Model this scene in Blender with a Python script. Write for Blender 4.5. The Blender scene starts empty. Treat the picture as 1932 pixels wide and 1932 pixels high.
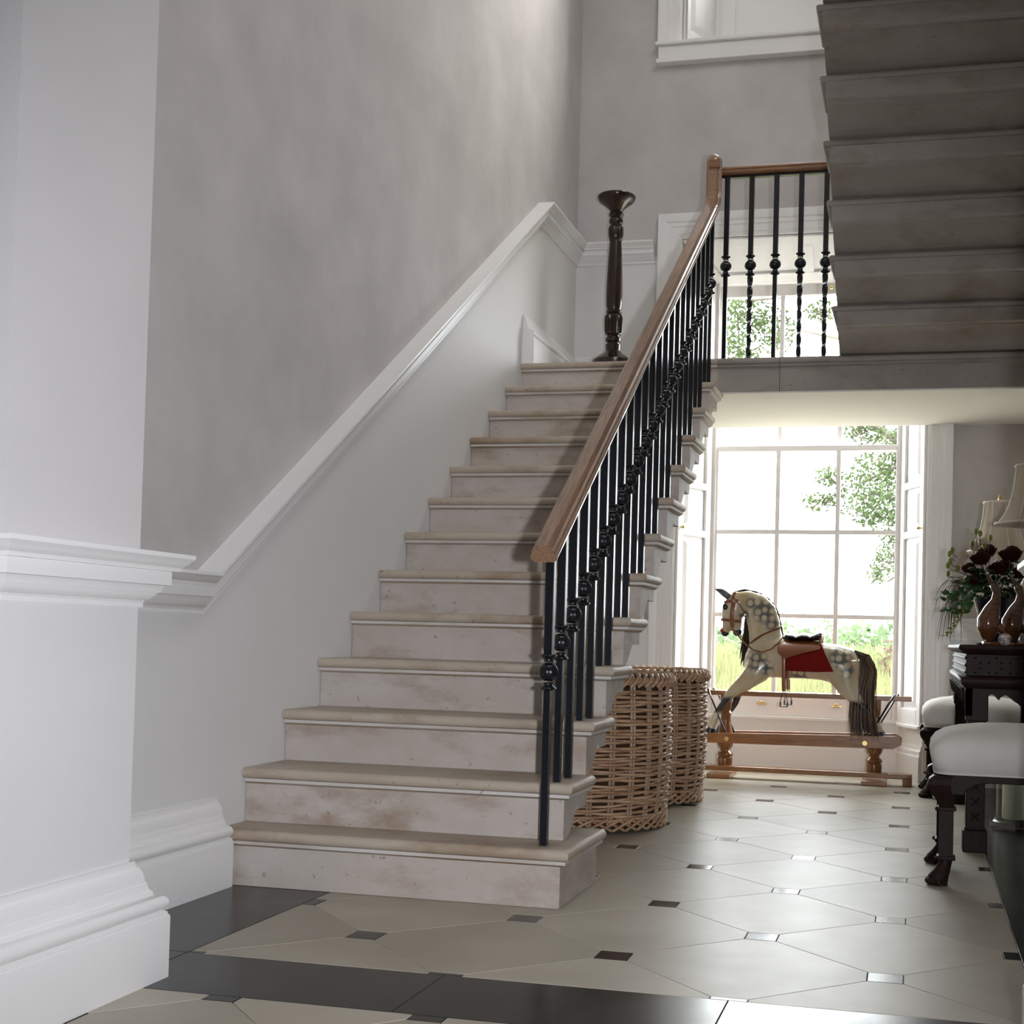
import bpy, bmesh, math, random
from mathutils import Vector, Matrix
random.seed(7)
C = bpy.context.scene.collection
scn = bpy.context.scene
PI = math.pi
V = Vector
# ------------------------------------------------------------------ camera
cam_d = bpy.data.cameras.new('camera'); cam = bpy.data.objects.new('camera', cam_d); C.objects.link(cam)
RT = V((0.97321338, -0.01854935, -0.22915420)); UP = V((0.22849917, -0.03196705, 0.97301913)); FW = V((0.02537425, 0.99931678, 0.02687225))
RT, UP, FW = V((0.97321338, 0.22849917, 0.02537425)), V((-0.01854935, -0.03196705, 0.99931678)), V((-0.22915420, 0.97301913, 0.02687225))
CAM = V((1.98847740, -3.57958704, 0.75131263))
mw = Matrix((( RT.x, UP.x, -FW.x, CAM.x), (RT.y, UP.y, -FW.y, CAM.y), (RT.z, UP.z, -FW.z, CAM.z), (0, 0, 0, 1)))
cam.matrix_world = mw
cam_d.sensor_width = 36.0; cam_d.lens = 2434.0 / 1932 * 36.0
cam_d.shift_x = (966 - 1155.27) / 1932; cam_d.shift_y = (1139.14 - 966) / 1932
cam_d.clip_start = 0.05; cam_d.clip_end = 500
scn.camera = cam
# ------------------------------------------------------------------ world, exposure, lights
scn.view_settings.view_transform = 'Standard'; scn.view_settings.look = 'None'
scn.view_settings.exposure = 0.0; scn.view_settings.gamma = 1.0; scn.view_settings.use_curve_mapping = False
SKY = 16.0
w = bpy.data.worlds.new('overcast_sky'); scn.world = w; w.use_nodes = True
bg = w.node_tree.nodes['Background']; bg.inputs[0].default_value = (0.93, 0.97, 1.0, 1); bg.inputs[1].default_value = SKY
scn.cycles.max_bounces = 10; scn.cycles.diffuse_bounces = 6; scn.cycles.glossy_bounces = 4
scn.cycles.transmission_bounces = 8; scn.cycles.transparent_max_bounces = 16
scn.cycles.sample_clamp_indirect = 4.0; scn.cycles.caustics_reflective = False; scn.cycles.caustics_refractive = False

def area(name, loc, target, sx, sy, power, col=(1, 1, 1), portal=False):
    l = bpy.data.lights.new(name, 'AREA'); l.shape = 'RECTANGLE'; l.size = sx; l.size_y = sy; l.energy = power; l.color = col
    if portal: l.cycles.is_portal = True
    o = bpy.data.objects.new(name, l); C.objects.link(o); o.location = loc
    o.rotation_euler = (V(target) - V(loc)).to_track_quat('-Z', 'Y').to_euler()
    return o
# the camera's own flash gun, on a bracket to the right of the lens
flash_at = CAM + RT * 0.185 + UP * 0.005
fl_d = bpy.data.lights.new('flash_gun', 'SPOT'); fl_d.energy = 345; fl_d.color = (0.925, 0.935, 1.0); fl_d.spot_size = math.radians(74); fl_d.spot_blend = 0.9; fl_d.shadow_soft_size = 0.028
fl_o = bpy.data.objects.new('flash_gun', fl_d); C.objects.link(fl_o); fl_o.location = flash_at
fl_o.rotation_euler = (V((0.25, 0.6, 0.95)) - flash_at).to_track_quat('-Z', 'Y').to_euler()
# added fill lamp standing in for daylight from the hall behind the camera
area('hall_fill_light', (2.6, -6.2, 2.0), (0.6, 0.6, 1.2), 3.2, 2.0, 16, (0.92, 0.95, 1.0))
# area lamp added above the upper flight to brighten the left wall
area('upper_hall_fill_light', (2.60, 0.2, 5.35), (0.0, 0.9, 3.0), 2.4, 1.7, 85, (1.0, 0.98, 0.95))
sun_d = bpy.data.lights.new('hazy_sun', 'SUN'); sun_d.energy = 13.0; sun_d.angle = math.radians(38); sun_d.color = (1.0, 0.95, 0.88)
sun_o = bpy.data.objects.new('hazy_sun', sun_d); C.objects.link(sun_o); sun_o.location = (8, 9, 14); sun_o.rotation_euler = V((1.36, 1.18, 1.65)).to_track_quat('Z', 'Y').to_euler()
area('window_portal', (1.33, 4.30, 1.62), (1.33, 0, 1.62), 1.25, 2.6, 0, portal=True)
area('upper_window_portal', (1.33, 4.30, 5.55), (1.33, 0, 5.55), 1.25, 1.5, 0, portal=True)

# ------------------------------------------------------------------ materials
def nodes(m): return m.node_tree.nodes, m.node_tree.links
def mat(name, col, rough=0.5, spec=0.5, metal=0.0, var=0.0, scale=8.0, var2=None, bump=0.0, bscale=60.0, coat=0.0, stretch=(1, 1, 1), detail=6, rotx=0.0):
    m = bpy.data.materials.new(name); m.use_nodes = True
    N, L = nodes(m); b = N['Principled BSDF']
    b.inputs['Base Color'].default_value = (*col, 1); b.inputs['Roughness'].default_value = rough
    b.inputs['Metallic'].default_value = metal; b.inputs['Specular IOR Level'].default_value = spec
    if coat: b.inputs['Coat Weight'].default_value = coat; b.inputs['Coat Roughness'].default_value = 0.08
    if var or bump:
        tc = N.new('ShaderNodeTexCoord'); mp = N.new('ShaderNodeMapping'); mp.inputs['Scale'].default_value = stretch; rt = N.new('ShaderNodeVectorRotate'); rt.rotation_type = 'X_AXIS'; rt.inputs['Angle'].default_value = rotx
        L.new(tc.outputs['Object'], rt.inputs['Vector']); L.new(rt.outputs[0], mp.inputs[0])
    if var:
        n = N.new('ShaderNodeTexNoise'); n.inputs['Scale'].default_value = scale; n.inputs['Detail'].default_value = detail; n.inputs['Roughness'].default_value = 0.6
        L.new(mp.outputs[0], n.inputs['Vector'])
        r = N.new('ShaderNodeValToRGB'); r.color_ramp.elements[0].position = 0.32; r.color_ramp.elements[1].position = 0.68
        c2 = var2 or tuple(c * (1 - var) for c in col)
        r.color_ramp.elements[0].color = (*c2, 1); r.color_ramp.elements[1].color = (*[min(1, c * (1 + var * 0.4)) for c in col], 1)
        L.new(n.outputs[0], r.inputs[0]); L.new(r.outputs[0], b.inputs['Base Color'])
    if bump:
        n2 = N.new('ShaderNodeTexNoise'); n2.inputs['Scale'].default_value = bscale; n2.inputs['Detail'].default_value = 4
        L.new(mp.outputs[0], n2.inputs['Vector'])
        bp = N.new('ShaderNodeBump'); bp.inputs['Strength'].default_value = bump; bp.inputs['Distance'].default_value = 0.004
        L.new(n2.outputs[0], bp.inputs['Height']); L.new(bp.outputs[0], b.inputs['Normal'])
    return m
M = {}
M['plaster'] = mat('taupe_plaster', (0.525, 0.50, 0.49), 0.85, 0.2, var=0.14, scale=2.6, bump=0.15, bscale=14)
M['dado'] = mat('pale_dado_paint', (0.70, 0.695, 0.69), 0.6, 0.3, var=0.02, scale=3)
M['pierpaint'] = mat('pale_pier_plaster', (0.62, 0.605, 0.60), 0.7, 0.3, var=0.03, scale=3)
M['white'] = mat('white_gloss_paint', (0.78, 0.775, 0.77), 0.38, 0.4, var=0.01, scale=4)
M['sashwhite'] = mat('white_sash_paint', (0.82, 0.80, 0.79), 0.4, 0.4)
M['soffit'] = mat('cream_soffit_plaster', (0.84, 0.81, 0.74), 0.8, 0.2, var=0.02, scale=2)
M['grout'] = mat('grey_grout', (0.16, 0.15, 0.14), 0.9, 0.1)
M['brass'] = mat('brass', (0.75, 0.55, 0.22), 0.25, 0.5, metal=1.0)
M['iron'] = mat('black_iron_paint', (0.006, 0.007, 0.010), 0.22, 0.5)
M['oak'] = mat('oak_rail', (0.30, 0.175, 0.105), 0.33, 0.5, var=0.5, scale=26, stretch=(6, 0.35, 6), coat=0.55, rotx=math.radians(-34.5))
M['oakx'] = mat('oak_rail_across', (0.24, 0.115, 0.05), 0.35, 0.5, var=0.45, scale=26, stretch=(0.45, 6, 6), coat=0.25)
M['horsewood'] = mat('golden_oak_stand', (0.30, 0.125, 0.032), 0.3, 0.5, var=0.4, scale=22, stretch=(0.5, 5, 5), coat=0.4)
M['postwood'] = mat('turned_oak', (0.22, 0.085, 0.022), 0.22, 0.5, var=0.35, scale=18, stretch=(5, 5, 0.6), coat=0.6)
M['darkwood'] = mat('dark_rosewood', (0.020, 0.009, 0.007), 0.55, 0.22, var=0.4, scale=20, stretch=(5, 5, 1))
M['mahogany'] = mat('dark_mahogany', (0.022, 0.009, 0.004), 0.22, 0.4, var=0.4, scale=14, stretch=(6, 6, 0.8), coat=0.2)
M['cushion'] = mat('white_upholstery', (0.66, 0.64, 0.60), 0.9, 0.1, var=0.03, scale=6, bump=0.1, bscale=220)
M['shade'] = mat('cream_silk', (0.66, 0.58, 0.45), 0.7, 0.2, var=0.06, scale=30, stretch=(1, 1, 0.1))
M['shadetrim'] = mat('ivory_braid', (0.80, 0.77, 0.68), 0.6, 0.3)
M['porcelain'] = mat('cream_porcelain', (0.62, 0.56, 0.45), 0.15, 0.5, coat=0.5)
M['wicker'] = mat('wicker_cane', (0.46, 0.31, 0.20), 0.42, 0.4, var=0.5, scale=9, var2=(0.27, 0.145, 0.075), stretch=(1, 1, 7))
M['wicker2'] = mat('wicker_stake', (0.42, 0.28, 0.19), 0.42, 0.35, var=0.35, scale=9, stretch=(4, 4, 1))
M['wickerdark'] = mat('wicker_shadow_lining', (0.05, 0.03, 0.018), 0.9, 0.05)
M['saddle'] = mat('tan_leather', (0.20, 0.06, 0.022), 0.3, 0.5, var=0.15, scale=12, coat=0.15)
M['blackleather'] = mat('black_leather', (0.012, 0.012, 0.014), 0.2, 0.6, coat=0.3)
M['redcloth'] = mat('red_felt', (0.17, 0.012, 0.010), 0.95, 0.05, var=0.15, scale=30)
M['hair'] = mat('horse_hair', (0.055, 0.036, 0.022), 0.5, 0.4, var=0.6, scale=30, var2=(0.02, 0.013, 0.008), stretch=(8, 8, 1))
M['hairpale'] = mat('pale_horse_hair', (0.20, 0.13, 0.075), 0.5, 0.4, var=0.5, scale=30, stretch=(8, 8, 1))
M['earpaint'] = mat('grey_ear_paint', (0.09, 0.09, 0.095), 0.35, 0.5, var=0.5, scale=40)
M['hoof'] = mat('black_hoof', (0.012, 0.013, 0.015), 0.3, 0.5)
M['red'] = mat('red_nostril', (0.35, 0.02, 0.02), 0.3, 0.5)
M['steel'] = mat('dark_steel', (0.05, 0.05, 0.055), 0.35, 0.5, metal=0.8)
M['wax'] = mat('pale_green_wax', (0.78, 0.80, 0.62), 0.5, 0.4, var=0.03, scale=10)
M['pot'] = mat('dark_planter_glaze', (0.035, 0.030, 0.045), 0.2, 0.5, var=0.4, scale=10)
M['rose'] = mat('dark_red_petal', (0.05, 0.004, 0.006), 0.7, 0.2, var=0.3, scale=40)
M['leaf'] = mat('deep_green_leaf', (0.028, 0.085, 0.018), 0.5, 0.4, var=0.4, scale=20)
M['bud'] = mat('yellow_green_bud', (0.19, 0.21, 0.035), 0.5, 0.4, var=0.3, scale=30)
M['stem'] = mat('olive_stem', (0.07, 0.06, 0.028), 0.6, 0.3)
M['petalpale'] = mat('pale_blush_petal', (0.55, 0.45, 0.38), 0.6, 0.3)
M['birdwood'] = mat('polished_brown_wood', (0.13, 0.048, 0.016), 0.14, 0.5, var=0.5, scale=14, stretch=(2, 2, 6), coat=0.8)
M['ceramic'] = mat('blue_white_ceramic', (0.55, 0.48, 0.45), 0.2, 0.5, var=0.9, scale=60, var2=(0.03, 0.03, 0.05), coat=0.6)
M['plinthgrey'] = mat('grey_marble_plinth', (0.33, 0.28, 0.27), 0.3, 0.5, var=0.2, scale=20)
M['bark'] = mat('tree_bark', (0.14, 0.12, 0.10), 0.9, 0.1, var=0.3, scale=10)
M['meadow'] = mat('meadow_ground', (0.09, 0.095, 0.05), 0.9, 0.1, var=0.4, scale=1.5, var2=(0.07, 0.07, 0.034))
M['bounce'] = mat('pale_bounce_strip', (0.60, 0.57, 0.50), 0.95, 0.1, var=0.2, scale=30)
M['outwall'] = mat('outer_stone', (0.35, 0.33, 0.3), 0.9, 0.1)

def leafmat(name, col, tr):
    m = bpy.data.materials.new(name); m.use_nodes = True; N, L = nodes(m)
    N.remove(N['Principled BSDF']); d = N.new('ShaderNodeBsdfDiffuse'); t = N.new('ShaderNodeBsdfTranslucent'); x = N.new('ShaderNodeMixShader')
    oi = N.new('ShaderNodeTexCoord'); n = N.new('ShaderNodeTexNoise'); n.inputs['Scale'].default_value = 1.2; L.new(oi.outputs['Object'], n.inputs['Vector'])
    r = N.new('ShaderNodeValToRGB'); r.color_ramp.elements[0].color = (*[c * 0.6 for c in col], 1); r.color_ramp.elements[1].color = (*[c * 1.25 for c in col], 1)
    r.color_ramp.elements[0].position = .3; r.color_ramp.elements[1].position = .7
    L.new(n.outputs[0], r.inputs[0]); L.new(r.outputs[0], d.inputs[0]); L.new(r.outputs[0], t.inputs[0])
    x.inputs[0].default_value = tr; L.new(d.outputs[0], x.inputs[1]); L.new(t.outputs[0], x.inputs[2]); L.new(x.outputs[0], N['Material Output'].inputs[0])
    return m
M['treeleaf'] = leafmat('tree_leaf', (0.085, 0.12, 0.05), 0.4)
M['shrubleaf'] = leafmat('shrub_leaf', (0.11, 0.155, 0.08), 0.4)
M['redleaf'] = leafmat('copper_leaf', (0.13, 0.085, 0.07), 0.4)
M['grassblade'] = leafmat('grass_blade', (0.17, 0.178, 0.085), 0.4)

def stone(name, base, dirt, pale, rough=0.6, k=1.0):
    m = bpy.data.materials.new(name); m.use_nodes = True; N, L = nodes(m); b = N['Principled BSDF']
    b.inputs['Roughness'].default_value = rough; b.inputs['Specular IOR Level'].default_value = 0.35
    tc = N.new('ShaderNodeTexCoord'); oi = N.new('ShaderNodeObjectInfo')
    add = N.new('ShaderNodeVectorMath'); add.operation = 'ADD'
    sc = N.new('ShaderNodeVectorMath'); sc.operation = 'SCALE'; sc.inputs[0].default_value = (13.1, 7.7, 3.3); L.new(oi.outputs['Random'], sc.inputs['Scale'])
    L.new(tc.outputs['Object'], add.inputs[0]); L.new(sc.outputs[0], add.inputs[1])
    def noise(s, d, v):
        mp = N.new('ShaderNodeMapping'); mp.inputs['Scale'].default_value = v; L.new(add.outputs[0], mp.inputs[0])
        n = N.new('ShaderNodeTexNoise'); n.inputs['Scale'].default_value = s; n.inputs['Detail'].default_value = d; n.inputs['Roughness'].default_value = .65
        L.new(mp.outputs[0], n.inputs['Vector']); return n
    def ramp(n, a, bb):
        r = N.new('ShaderNodeMapRange'); r.inputs[1].default_value = a; r.inputs[2].default_value = bb; L.new(n.outputs[0], r.inputs[0]); return r
    def mix(f, c1, c2):
        x = N.new('ShaderNodeMix'); x.data_type = 'RGBA'; L.new(f.outputs[0], x.inputs[0])
        for s, c in ((6, c1), (7, c2)):
            if isinstance(c, tuple): x.inputs[s].default_value = (*c, 1)
            else: L.new(c.outputs[2], x.inputs[s])
        return x
    a = mix(ramp(noise(3.0, 5, (1, 1, 1.6)), .40, .70), base, pale)
    a = mix(ramp(noise(2.6, 9, (1, 1, 2.2)), .50, .70), a, dirt)
    a = mix(ramp(noise(42, 3, (1, 1, 1)), .655, .76), a, tuple(c * .75 for c in dirt))
    L.new(a.outputs[2], b.inputs['Base Color'])
    n2 = noise(90, 4, (1, 1, 1)); bp = N.new('ShaderNodeBump'); bp.inputs['Strength'].default_value = .12; bp.inputs['Distance'].default_value = .003
    L.new(n2.outputs[0], bp.inputs['Height']); L.new(bp.outputs[0], b.inputs['Normal'])
    return m
M['stone'] = stone('limestone_riser', (0.43, 0.375, 0.33), (0.29, 0.215, 0.155), (0.50, 0.465, 0.435))
M['palestone'] = stone('pale_limestone_fillet', (0.52, 0.485, 0.45), (0.40, 0.35, 0.29), (0.58, 0.555, 0.53))
M['tread'] = stone('limestone_tread', (0.40, 0.335, 0.265), (0.26, 0.18, 0.11), (0.45, 0.395, 0.33), 0.5)
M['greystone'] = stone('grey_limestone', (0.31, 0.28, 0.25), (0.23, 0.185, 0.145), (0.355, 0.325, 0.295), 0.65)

def floor_mat(name, c1, c2, rough, rv, bump):
    m = bpy.data.materials.new(name); m.use_nodes = True; N, L = nodes(m); b = N['Principled BSDF']
    b.inputs['Specular IOR Level'].default_value = 0.26 if c1[0] < .1 else 0.26
    tc = N.new('ShaderNodeTexCoord'); oi = N.new('ShaderNodeObjectInfo')
    sc = N.new('ShaderNodeVectorMath'); sc.operation = 'SCALE'; sc.inputs[0].default_value = (9.1, 5.7, 3.3); L.new(oi.outputs['Random'], sc.inputs['Scale'])
    add = N.new('ShaderNodeVectorMath'); add.operation = 'ADD'; L.new(tc.outputs['Object'], add.inputs[0]); L.new(sc.outputs[0], add.inputs[1])
    n = N.new('ShaderNodeTexNoise'); n.inputs['Scale'].default_value = 3.2; n.inputs['Detail'].default_value = 5; L.new(add.outputs[0], n.inputs['Vector'])
    r = N.new('ShaderNodeValToRGB'); r.color_ramp.elements[0].position = .35; r.color_ramp.elements[1].position = .65
    r.color_ramp.elements[0].color = (*c1, 1); r.color_ramp.elements[1].color = (*c2, 1); L.new(n.outputs[0], r.inputs[0]); hv = N.new('ShaderNodeHueSaturation'); vr = N.new('ShaderNodeMapRange'); vr.inputs[3].default_value = .90; vr.inputs[4].default_value = 1.06; L.new(oi.outputs['Random'], vr.inputs[0]); L.new(vr.outputs[0], hv.inputs['Value']); L.new(r.outputs[0], hv.inputs['Color']); L.new(hv.outputs[0], b.inputs['Base Color'])
    mr = N.new('ShaderNodeMapRange'); mr.inputs[3].default_value = rough - rv; mr.inputs[4].default_value = rough + rv
    n2 = N.new('ShaderNodeTexNoise'); n2.inputs['Scale'].default_value = 11; L.new(add.outputs[0], n2.inputs['Vector']); L.new(n2.outputs[0], mr.inputs[0]); L.new(mr.outputs[0], b.inputs['Roughness'])
    n3 = N.new('ShaderNodeTexNoise'); n3.inputs['Scale'].default_value = 7; n3.inputs['Detail'].default_value = 3; L.new(add.outputs[0], n3.inputs['Vector'])
    bp = N.new('ShaderNodeBump'); bp.inputs['Strength'].default_value = bump; bp.inputs['Distance'].default_value = .004; L.new(n3.outputs[0], bp.inputs['Height']); L.new(bp.outputs[0], b.inputs['Normal'])
    return m
M['tile'] = floor_mat('honed_limestone_tile', (0.345, 0.31, 0.245), (0.41, 0.375, 0.305), 0.38, 0.05, 0.02)
M['dot'] = floor_mat('black_slate_inset', (0.012, 0.013, 0.014), (0.028, 0.028, 0.030), 0.16, 0.05, 0.15)
M['slab'] = floor_mat('black_marble_border', (0.010, 0.011, 0.011), (0.024, 0.026, 0.025), 0.22, 0.05, 0.05)

def glass_mat(name, tint=(1, 1, 1), gl=0.06):
    m = bpy.data.materials.new(name); m.use_nodes = True; N, L = nodes(m); N.remove(N['Principled BSDF'])
    t = N.new('ShaderNodeBsdfTransparent'); t.inputs[0].default_value = (*tint, 1); g = N.new('ShaderNodeBsdfGlossy'); g.inputs['Roughness'].default_value = .02
    lw = N.new('ShaderNodeLayerWeight'); lw.inputs['Blend'].default_value = .5
    pw = N.new('ShaderNodeMath'); pw.operation = 'POWER'; pw.inputs[1].default_value = 5; L.new(lw.outputs['Facing'], pw.inputs[0])
    fr = N.new('ShaderNodeMath'); fr.operation = 'MULTIPLY_ADD'; fr.inputs[1].default_value = .9; fr.inputs[2].default_value = gl * .5; L.new(pw.outputs[0], fr.inputs[0])
    x = N.new('ShaderNodeMixShader'); L.new(fr.outputs[0], x.inputs[0]); L.new(t.outputs[0], x.inputs[1]); L.new(g.outputs[0], x.inputs[2]); L.new(x.outputs[0], N['Material Output'].inputs[0])
    return m
M['pane'] = glass_mat('window_glass', (0.985, 0.99, 0.985)); M['glass'] = glass_mat('clear_jar_glass', (0.975, 0.985, 0.98))

def horse_mat():
    m = bpy.data.materials.new('dapple_grey_paint'); m.use_nodes = True; N, L = nodes(m); b = N['Principled BSDF']
    b.inputs['Roughness'].default_value = .28; b.inputs['Coat Weight'].default_value = .4
    tc = N.new('ShaderNodeTexCoord'); sep = N.new('ShaderNodeSeparateXYZ'); L.new(tc.outputs['Object'], sep.inputs[0])
    flat = N.new('ShaderNodeCombineXYZ'); L.new(sep.outputs[0], flat.inputs[0]); L.new(sep.outputs[2], flat.inputs[2])
    def math_(op, a, bb=None):
        x = N.new('ShaderNodeMath'); x.operation = op
        for i, s in enumerate((a, bb)):
            if s is None: continue
            if isinstance(s, (int, float)): x.inputs[i].default_value = s
            else: L.new(s, x.inputs[i])
        return x.outputs[0]
    mask = None
    HX, HZ = HO.x, HO.z
    for (cx, cz, r) in [(1.172, .925, .105), (1.10, .965, .05), (1.145, .645, .095), (1.595, .685, .10), (1.378, .578, .085), (1.06, .90, .045), (1.635, .61, .06), (1.20, .61, .06), (1.215, .86, .07)]:
        d = N.new('ShaderNodeVectorMath'); d.operation = 'DISTANCE'; L.new(flat.outputs[0], d.inputs[0]); d.inputs[1].default_value = (cx - HX, 0, cz - HZ)
        mr = N.new('ShaderNodeMapRange'); mr.inputs[1].default_value = r * .88; mr.inputs[2].default_value = r * .30; mr.interpolation_type = 'SMOOTHSTEP'; L.new(d.outputs['Value'], mr.inputs[0])
        mask = mr.outputs[0] if mask is None else math_('MAXIMUM', mask, mr.outputs[0])
    vo = N.new('ShaderNodeTexVoronoi'); vo.inputs['Scale'].default_value = 24; vo.inputs['Randomness'].default_value = .35; L.new(flat.outputs[0], vo.inputs['Vector'])
    spot = N.new('ShaderNodeMapRange'); spot.inputs[1].default_value = .30; spot.inputs[2].default_value = .50; L.new(vo.outputs['Distance'], spot.inputs[0])
    f = math_('MULTIPLY', mask, spot.outputs[0])
    n = N.new('ShaderNodeTexNoise'); n.inputs['Scale'].default_value = 9; L.new(tc.outputs['Object'], n.inputs['Vector'])
    base = N.new('ShaderNodeValToRGB'); base.color_ramp.elements[0].position = .35; base.color_ramp.elements[1].position = .65
    base.color_ramp.elements[0].color = (.40, .31, .18, 1); base.color_ramp.elements[1].color = (.53, .48, .36, 1); L.new(n.outputs[0], base.inputs[0])
    x1 = N.new('ShaderNodeMix'); x1.data_type = 'RGBA'; L.new(f, x1.inputs[0]); L.new(base.outputs[0], x1.inputs[6]); x1.inputs[7].default_value = (.085, .09, .092, 1)
    # black stockings: below the knee and above the fetlock
    zz = sep.outputs[2]
    a = N.new('ShaderNodeMapRange'); a.inputs[1].default_value = .455 - HZ; a.inputs[2].default_value = .435 - HZ; L.new(zz, a.inputs[0])
    c = N.new('ShaderNodeMapRange'); c.inputs[1].default_value = .35 - HZ; c.inputs[2].default_value = .366 - HZ; L.new(zz, c.inputs[0])
    s = math_('MULTIPLY', a.outputs[0], c.outputs[0])
    x2 = N.new('ShaderNodeMix'); x2.data_type = 'RGBA'; L.new(s, x2.inputs[0]); L.new(x1.outputs[2], x2.inputs[6]); x2.inputs[7].default_value = (.014, .014, .016, 1)
    L.new(x2.outputs[2], b.inputs['Base Color'])
    return m

# ------------------------------------------------------------------ mesh building helpers
class MB:
    def __init__(s): s.v = []; s.f = []; s.m = []; s.mi = 0
    def add(s, vs, fs):
        o = len(s.v); s.v += [tuple(p) for p in vs]; s.f += [tuple(i + o for i in f) for f in fs]; s.m += [s.mi] * len(fs); return s
    def box(s, x0, x1, y0, y1, z0, z1):
        return s.add([(x0, y0, z0), (x1, y0, z0), (x1, y1, z0), (x0, y1, z0), (x0, y0, z1), (x1, y0, z1), (x1, y1, z1), (x0, y1, z1)],
                     [(0, 3, 2, 1), (4, 5, 6, 7), (0, 1, 5, 4), (1, 2, 6, 5), (2, 3, 7, 6), (3, 0, 4, 7)])
    def hexa(s, p): return s.add(p, [(0, 3, 2, 1), (4, 5, 6, 7), (0, 1, 5, 4), (1, 2, 6, 5), (2, 3, 7, 6), (3, 0, 4, 7)])
    def prism(s, poly, axis, a, b):          # poly: 2D points; axis 'x' -> (y,z), 'y' -> (x,z), 'z' -> (x,y)
        n = len(poly)
        P = lambda p, t: {'x': (t, p[0], p[1]), 'y': (p[0], t, p[1]), 'z': (p[0], p[1], t)}[axis]
        return s.add([P(p, a) for p in poly] + [P(p, b) for p in poly], [tuple(range(n))[::-1], tuple(range(n, 2 * n))] + [(i, (i + 1) % n, n + (i + 1) % n, n + i) for i in range(n)])
    def rings(s, R, cap=True, closed=False):
        n = len(R[0]); vs = [p for r in R for p in r]; fs = []
        k = len(R)
        for i in range(k if closed else k - 1):
            j = (i + 1) % k
            for q in range(n): fs.append((i * n + q, i * n + (q + 1) % n, j * n + (q + 1) % n, j * n + q))
        if cap and not closed: fs += [tuple(range(n))[::-1], tuple(range((k - 1) * n, k * n))]
        return s.add(vs, fs)
    def lathe(s, prof, cx, cy, z0=0, n=24, lobes=0, amp=0.0):
        R = []
        for r, z in prof:
            R.append([(cx + r * (1 + amp * (abs(math.cos(lobes * a / 2)) - .5) if lobes else r * 0 + 1) * math.cos(a) if lobes else cx + r * math.cos(a),
                       cy + r * (1 + amp * (abs(math.cos(lobes * a / 2)) - .5)) * math.sin(a) if lobes else cy + r * math.sin(a), z0 + z) for a in [2 * PI * i / n for i in range(n)]])
        return s.rings(R)
    def tube(s, pts, rad, n=8, ry=None, cap=True, ref=None, closed=False):
        pts = [V(p) for p in pts]; k = len(pts); R = []
        if not hasattr(rad, '__len__'): rad = [rad] * k
        if ry is None: ry = rad
        elif not hasattr(ry, '__len__'): ry = [ry] * k
        prev = None
        for i, p in enumerate(pts):
            if closed: t = pts[(i + 1) % k] - pts[i - 1]
            else: t = pts[min(i + 1, k - 1)] - pts[max(i - 1, 0)]
            if t.length < 1e-9: t = V((0, 0, 1))
            t.normalize()
            if ref is not None: b = V(ref)
            else: b = prev if prev is not None else (V((0, 0, 1)) if abs(t.z) < .9 else V((0, 1, 0)))
            a = b.cross(t)
            if a.length < 1e-6: a = V((1, 0, 0)).cross(t)
            a.normalize(); b = t.cross(a); b.normalize(); prev = b
            R.append([p + a * (rad[i] * math.cos(q)) + b * (ry[i] * math.sin(q)) for q in [2 * PI * j / n for j in range(n)]])
        return s.rings(R, cap, closed)
    def sweep(s, pts, frames, prof, cap=True, closed=False):    # frames: per segment (out, up)
        pts = [V(p) for p in pts]; k = len(pts); R = []
        for i, p in enumerate(pts):
            si = min(i, k - 2); t = (pts[si + 1] - pts[si]).normalized(); o, u = (V(x) for x in frames[si])
            n = t
            if 0 < i < k - 1:
                t0 = (pts[i] - pts[i - 1]).normalized(); n = (t + t0).normalized()
            R.append([])
            for a, b in prof:
                q = o * a + u * b; q = q - t * (q.dot(n) / t.dot(n)); R[-1].append(p + q)
        return s.rings(R, cap)
    def sphere(s, c, rx, ry, rz, n=12, m=8):
        R = []
        for j in range(m + 1):
            th = PI * j / m; r = max(math.sin(th), 1e-3)
            R.append([(c[0] + rx * r * math.cos(2 * PI * i / n), c[1] + ry * r * math.sin(2 * PI * i / n), c[2] - rz * math.cos(th)) for i in range(n)])
        return s.rings(R)

ORG = {}
def obj(name, mb, m, parent=None, smooth=False, bevel=0.0, at=None, angle=40):
    me = bpy.data.meshes.new(name); o0 = ORG.get(parent.name, V((0, 0, 0))) if parent else V((0, 0, 0))
    if at is not None: o0 = V(at)
    me.from_pydata([(p[0] - o0.x, p[1] - o0.y, p[2] - o0.z) for p in mb.v], [], mb.f)
    for x in (m if isinstance(m, (list, tuple)) else [m]): me.materials.append(x)
    if isinstance(m, (list, tuple)): me.polygons.foreach_set('material_index', mb.m)
    bm = bmesh.new(); bm.from_mesh(me); bmesh.ops.recalc_face_normals(bm, faces=bm.faces); bm.to_mesh(me); bm.free()
    if smooth:
        me.polygons.foreach_set('use_smooth', [True] * len(me.polygons)); me.set_sharp_from_angle(angle=math.radians(angle))
    o = bpy.data.objects.new(name, me); C.objects.link(o); ORG[o.name] = o0
    if parent:
        o.parent = parent
        if at is not None: o.location = o0 - ORG[parent.name]
    elif at is not None: o.location = o0
    if bevel:
        b = o.modifiers.new('bevel', 'BEVEL'); b.width = bevel; b.segments = 2; b.limit_method = 'ANGLE'; b.angle_limit = math.radians(35)
    return o
def thing(name, loc, label, cat, group=None, kind=None):
    o = bpy.data.objects.new(name, None); C.objects.link(o); o.location = loc; ORG[o.name] = V(loc); o.empty_display_size = .1
    tag(o, label, cat, group, kind); return o
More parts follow.
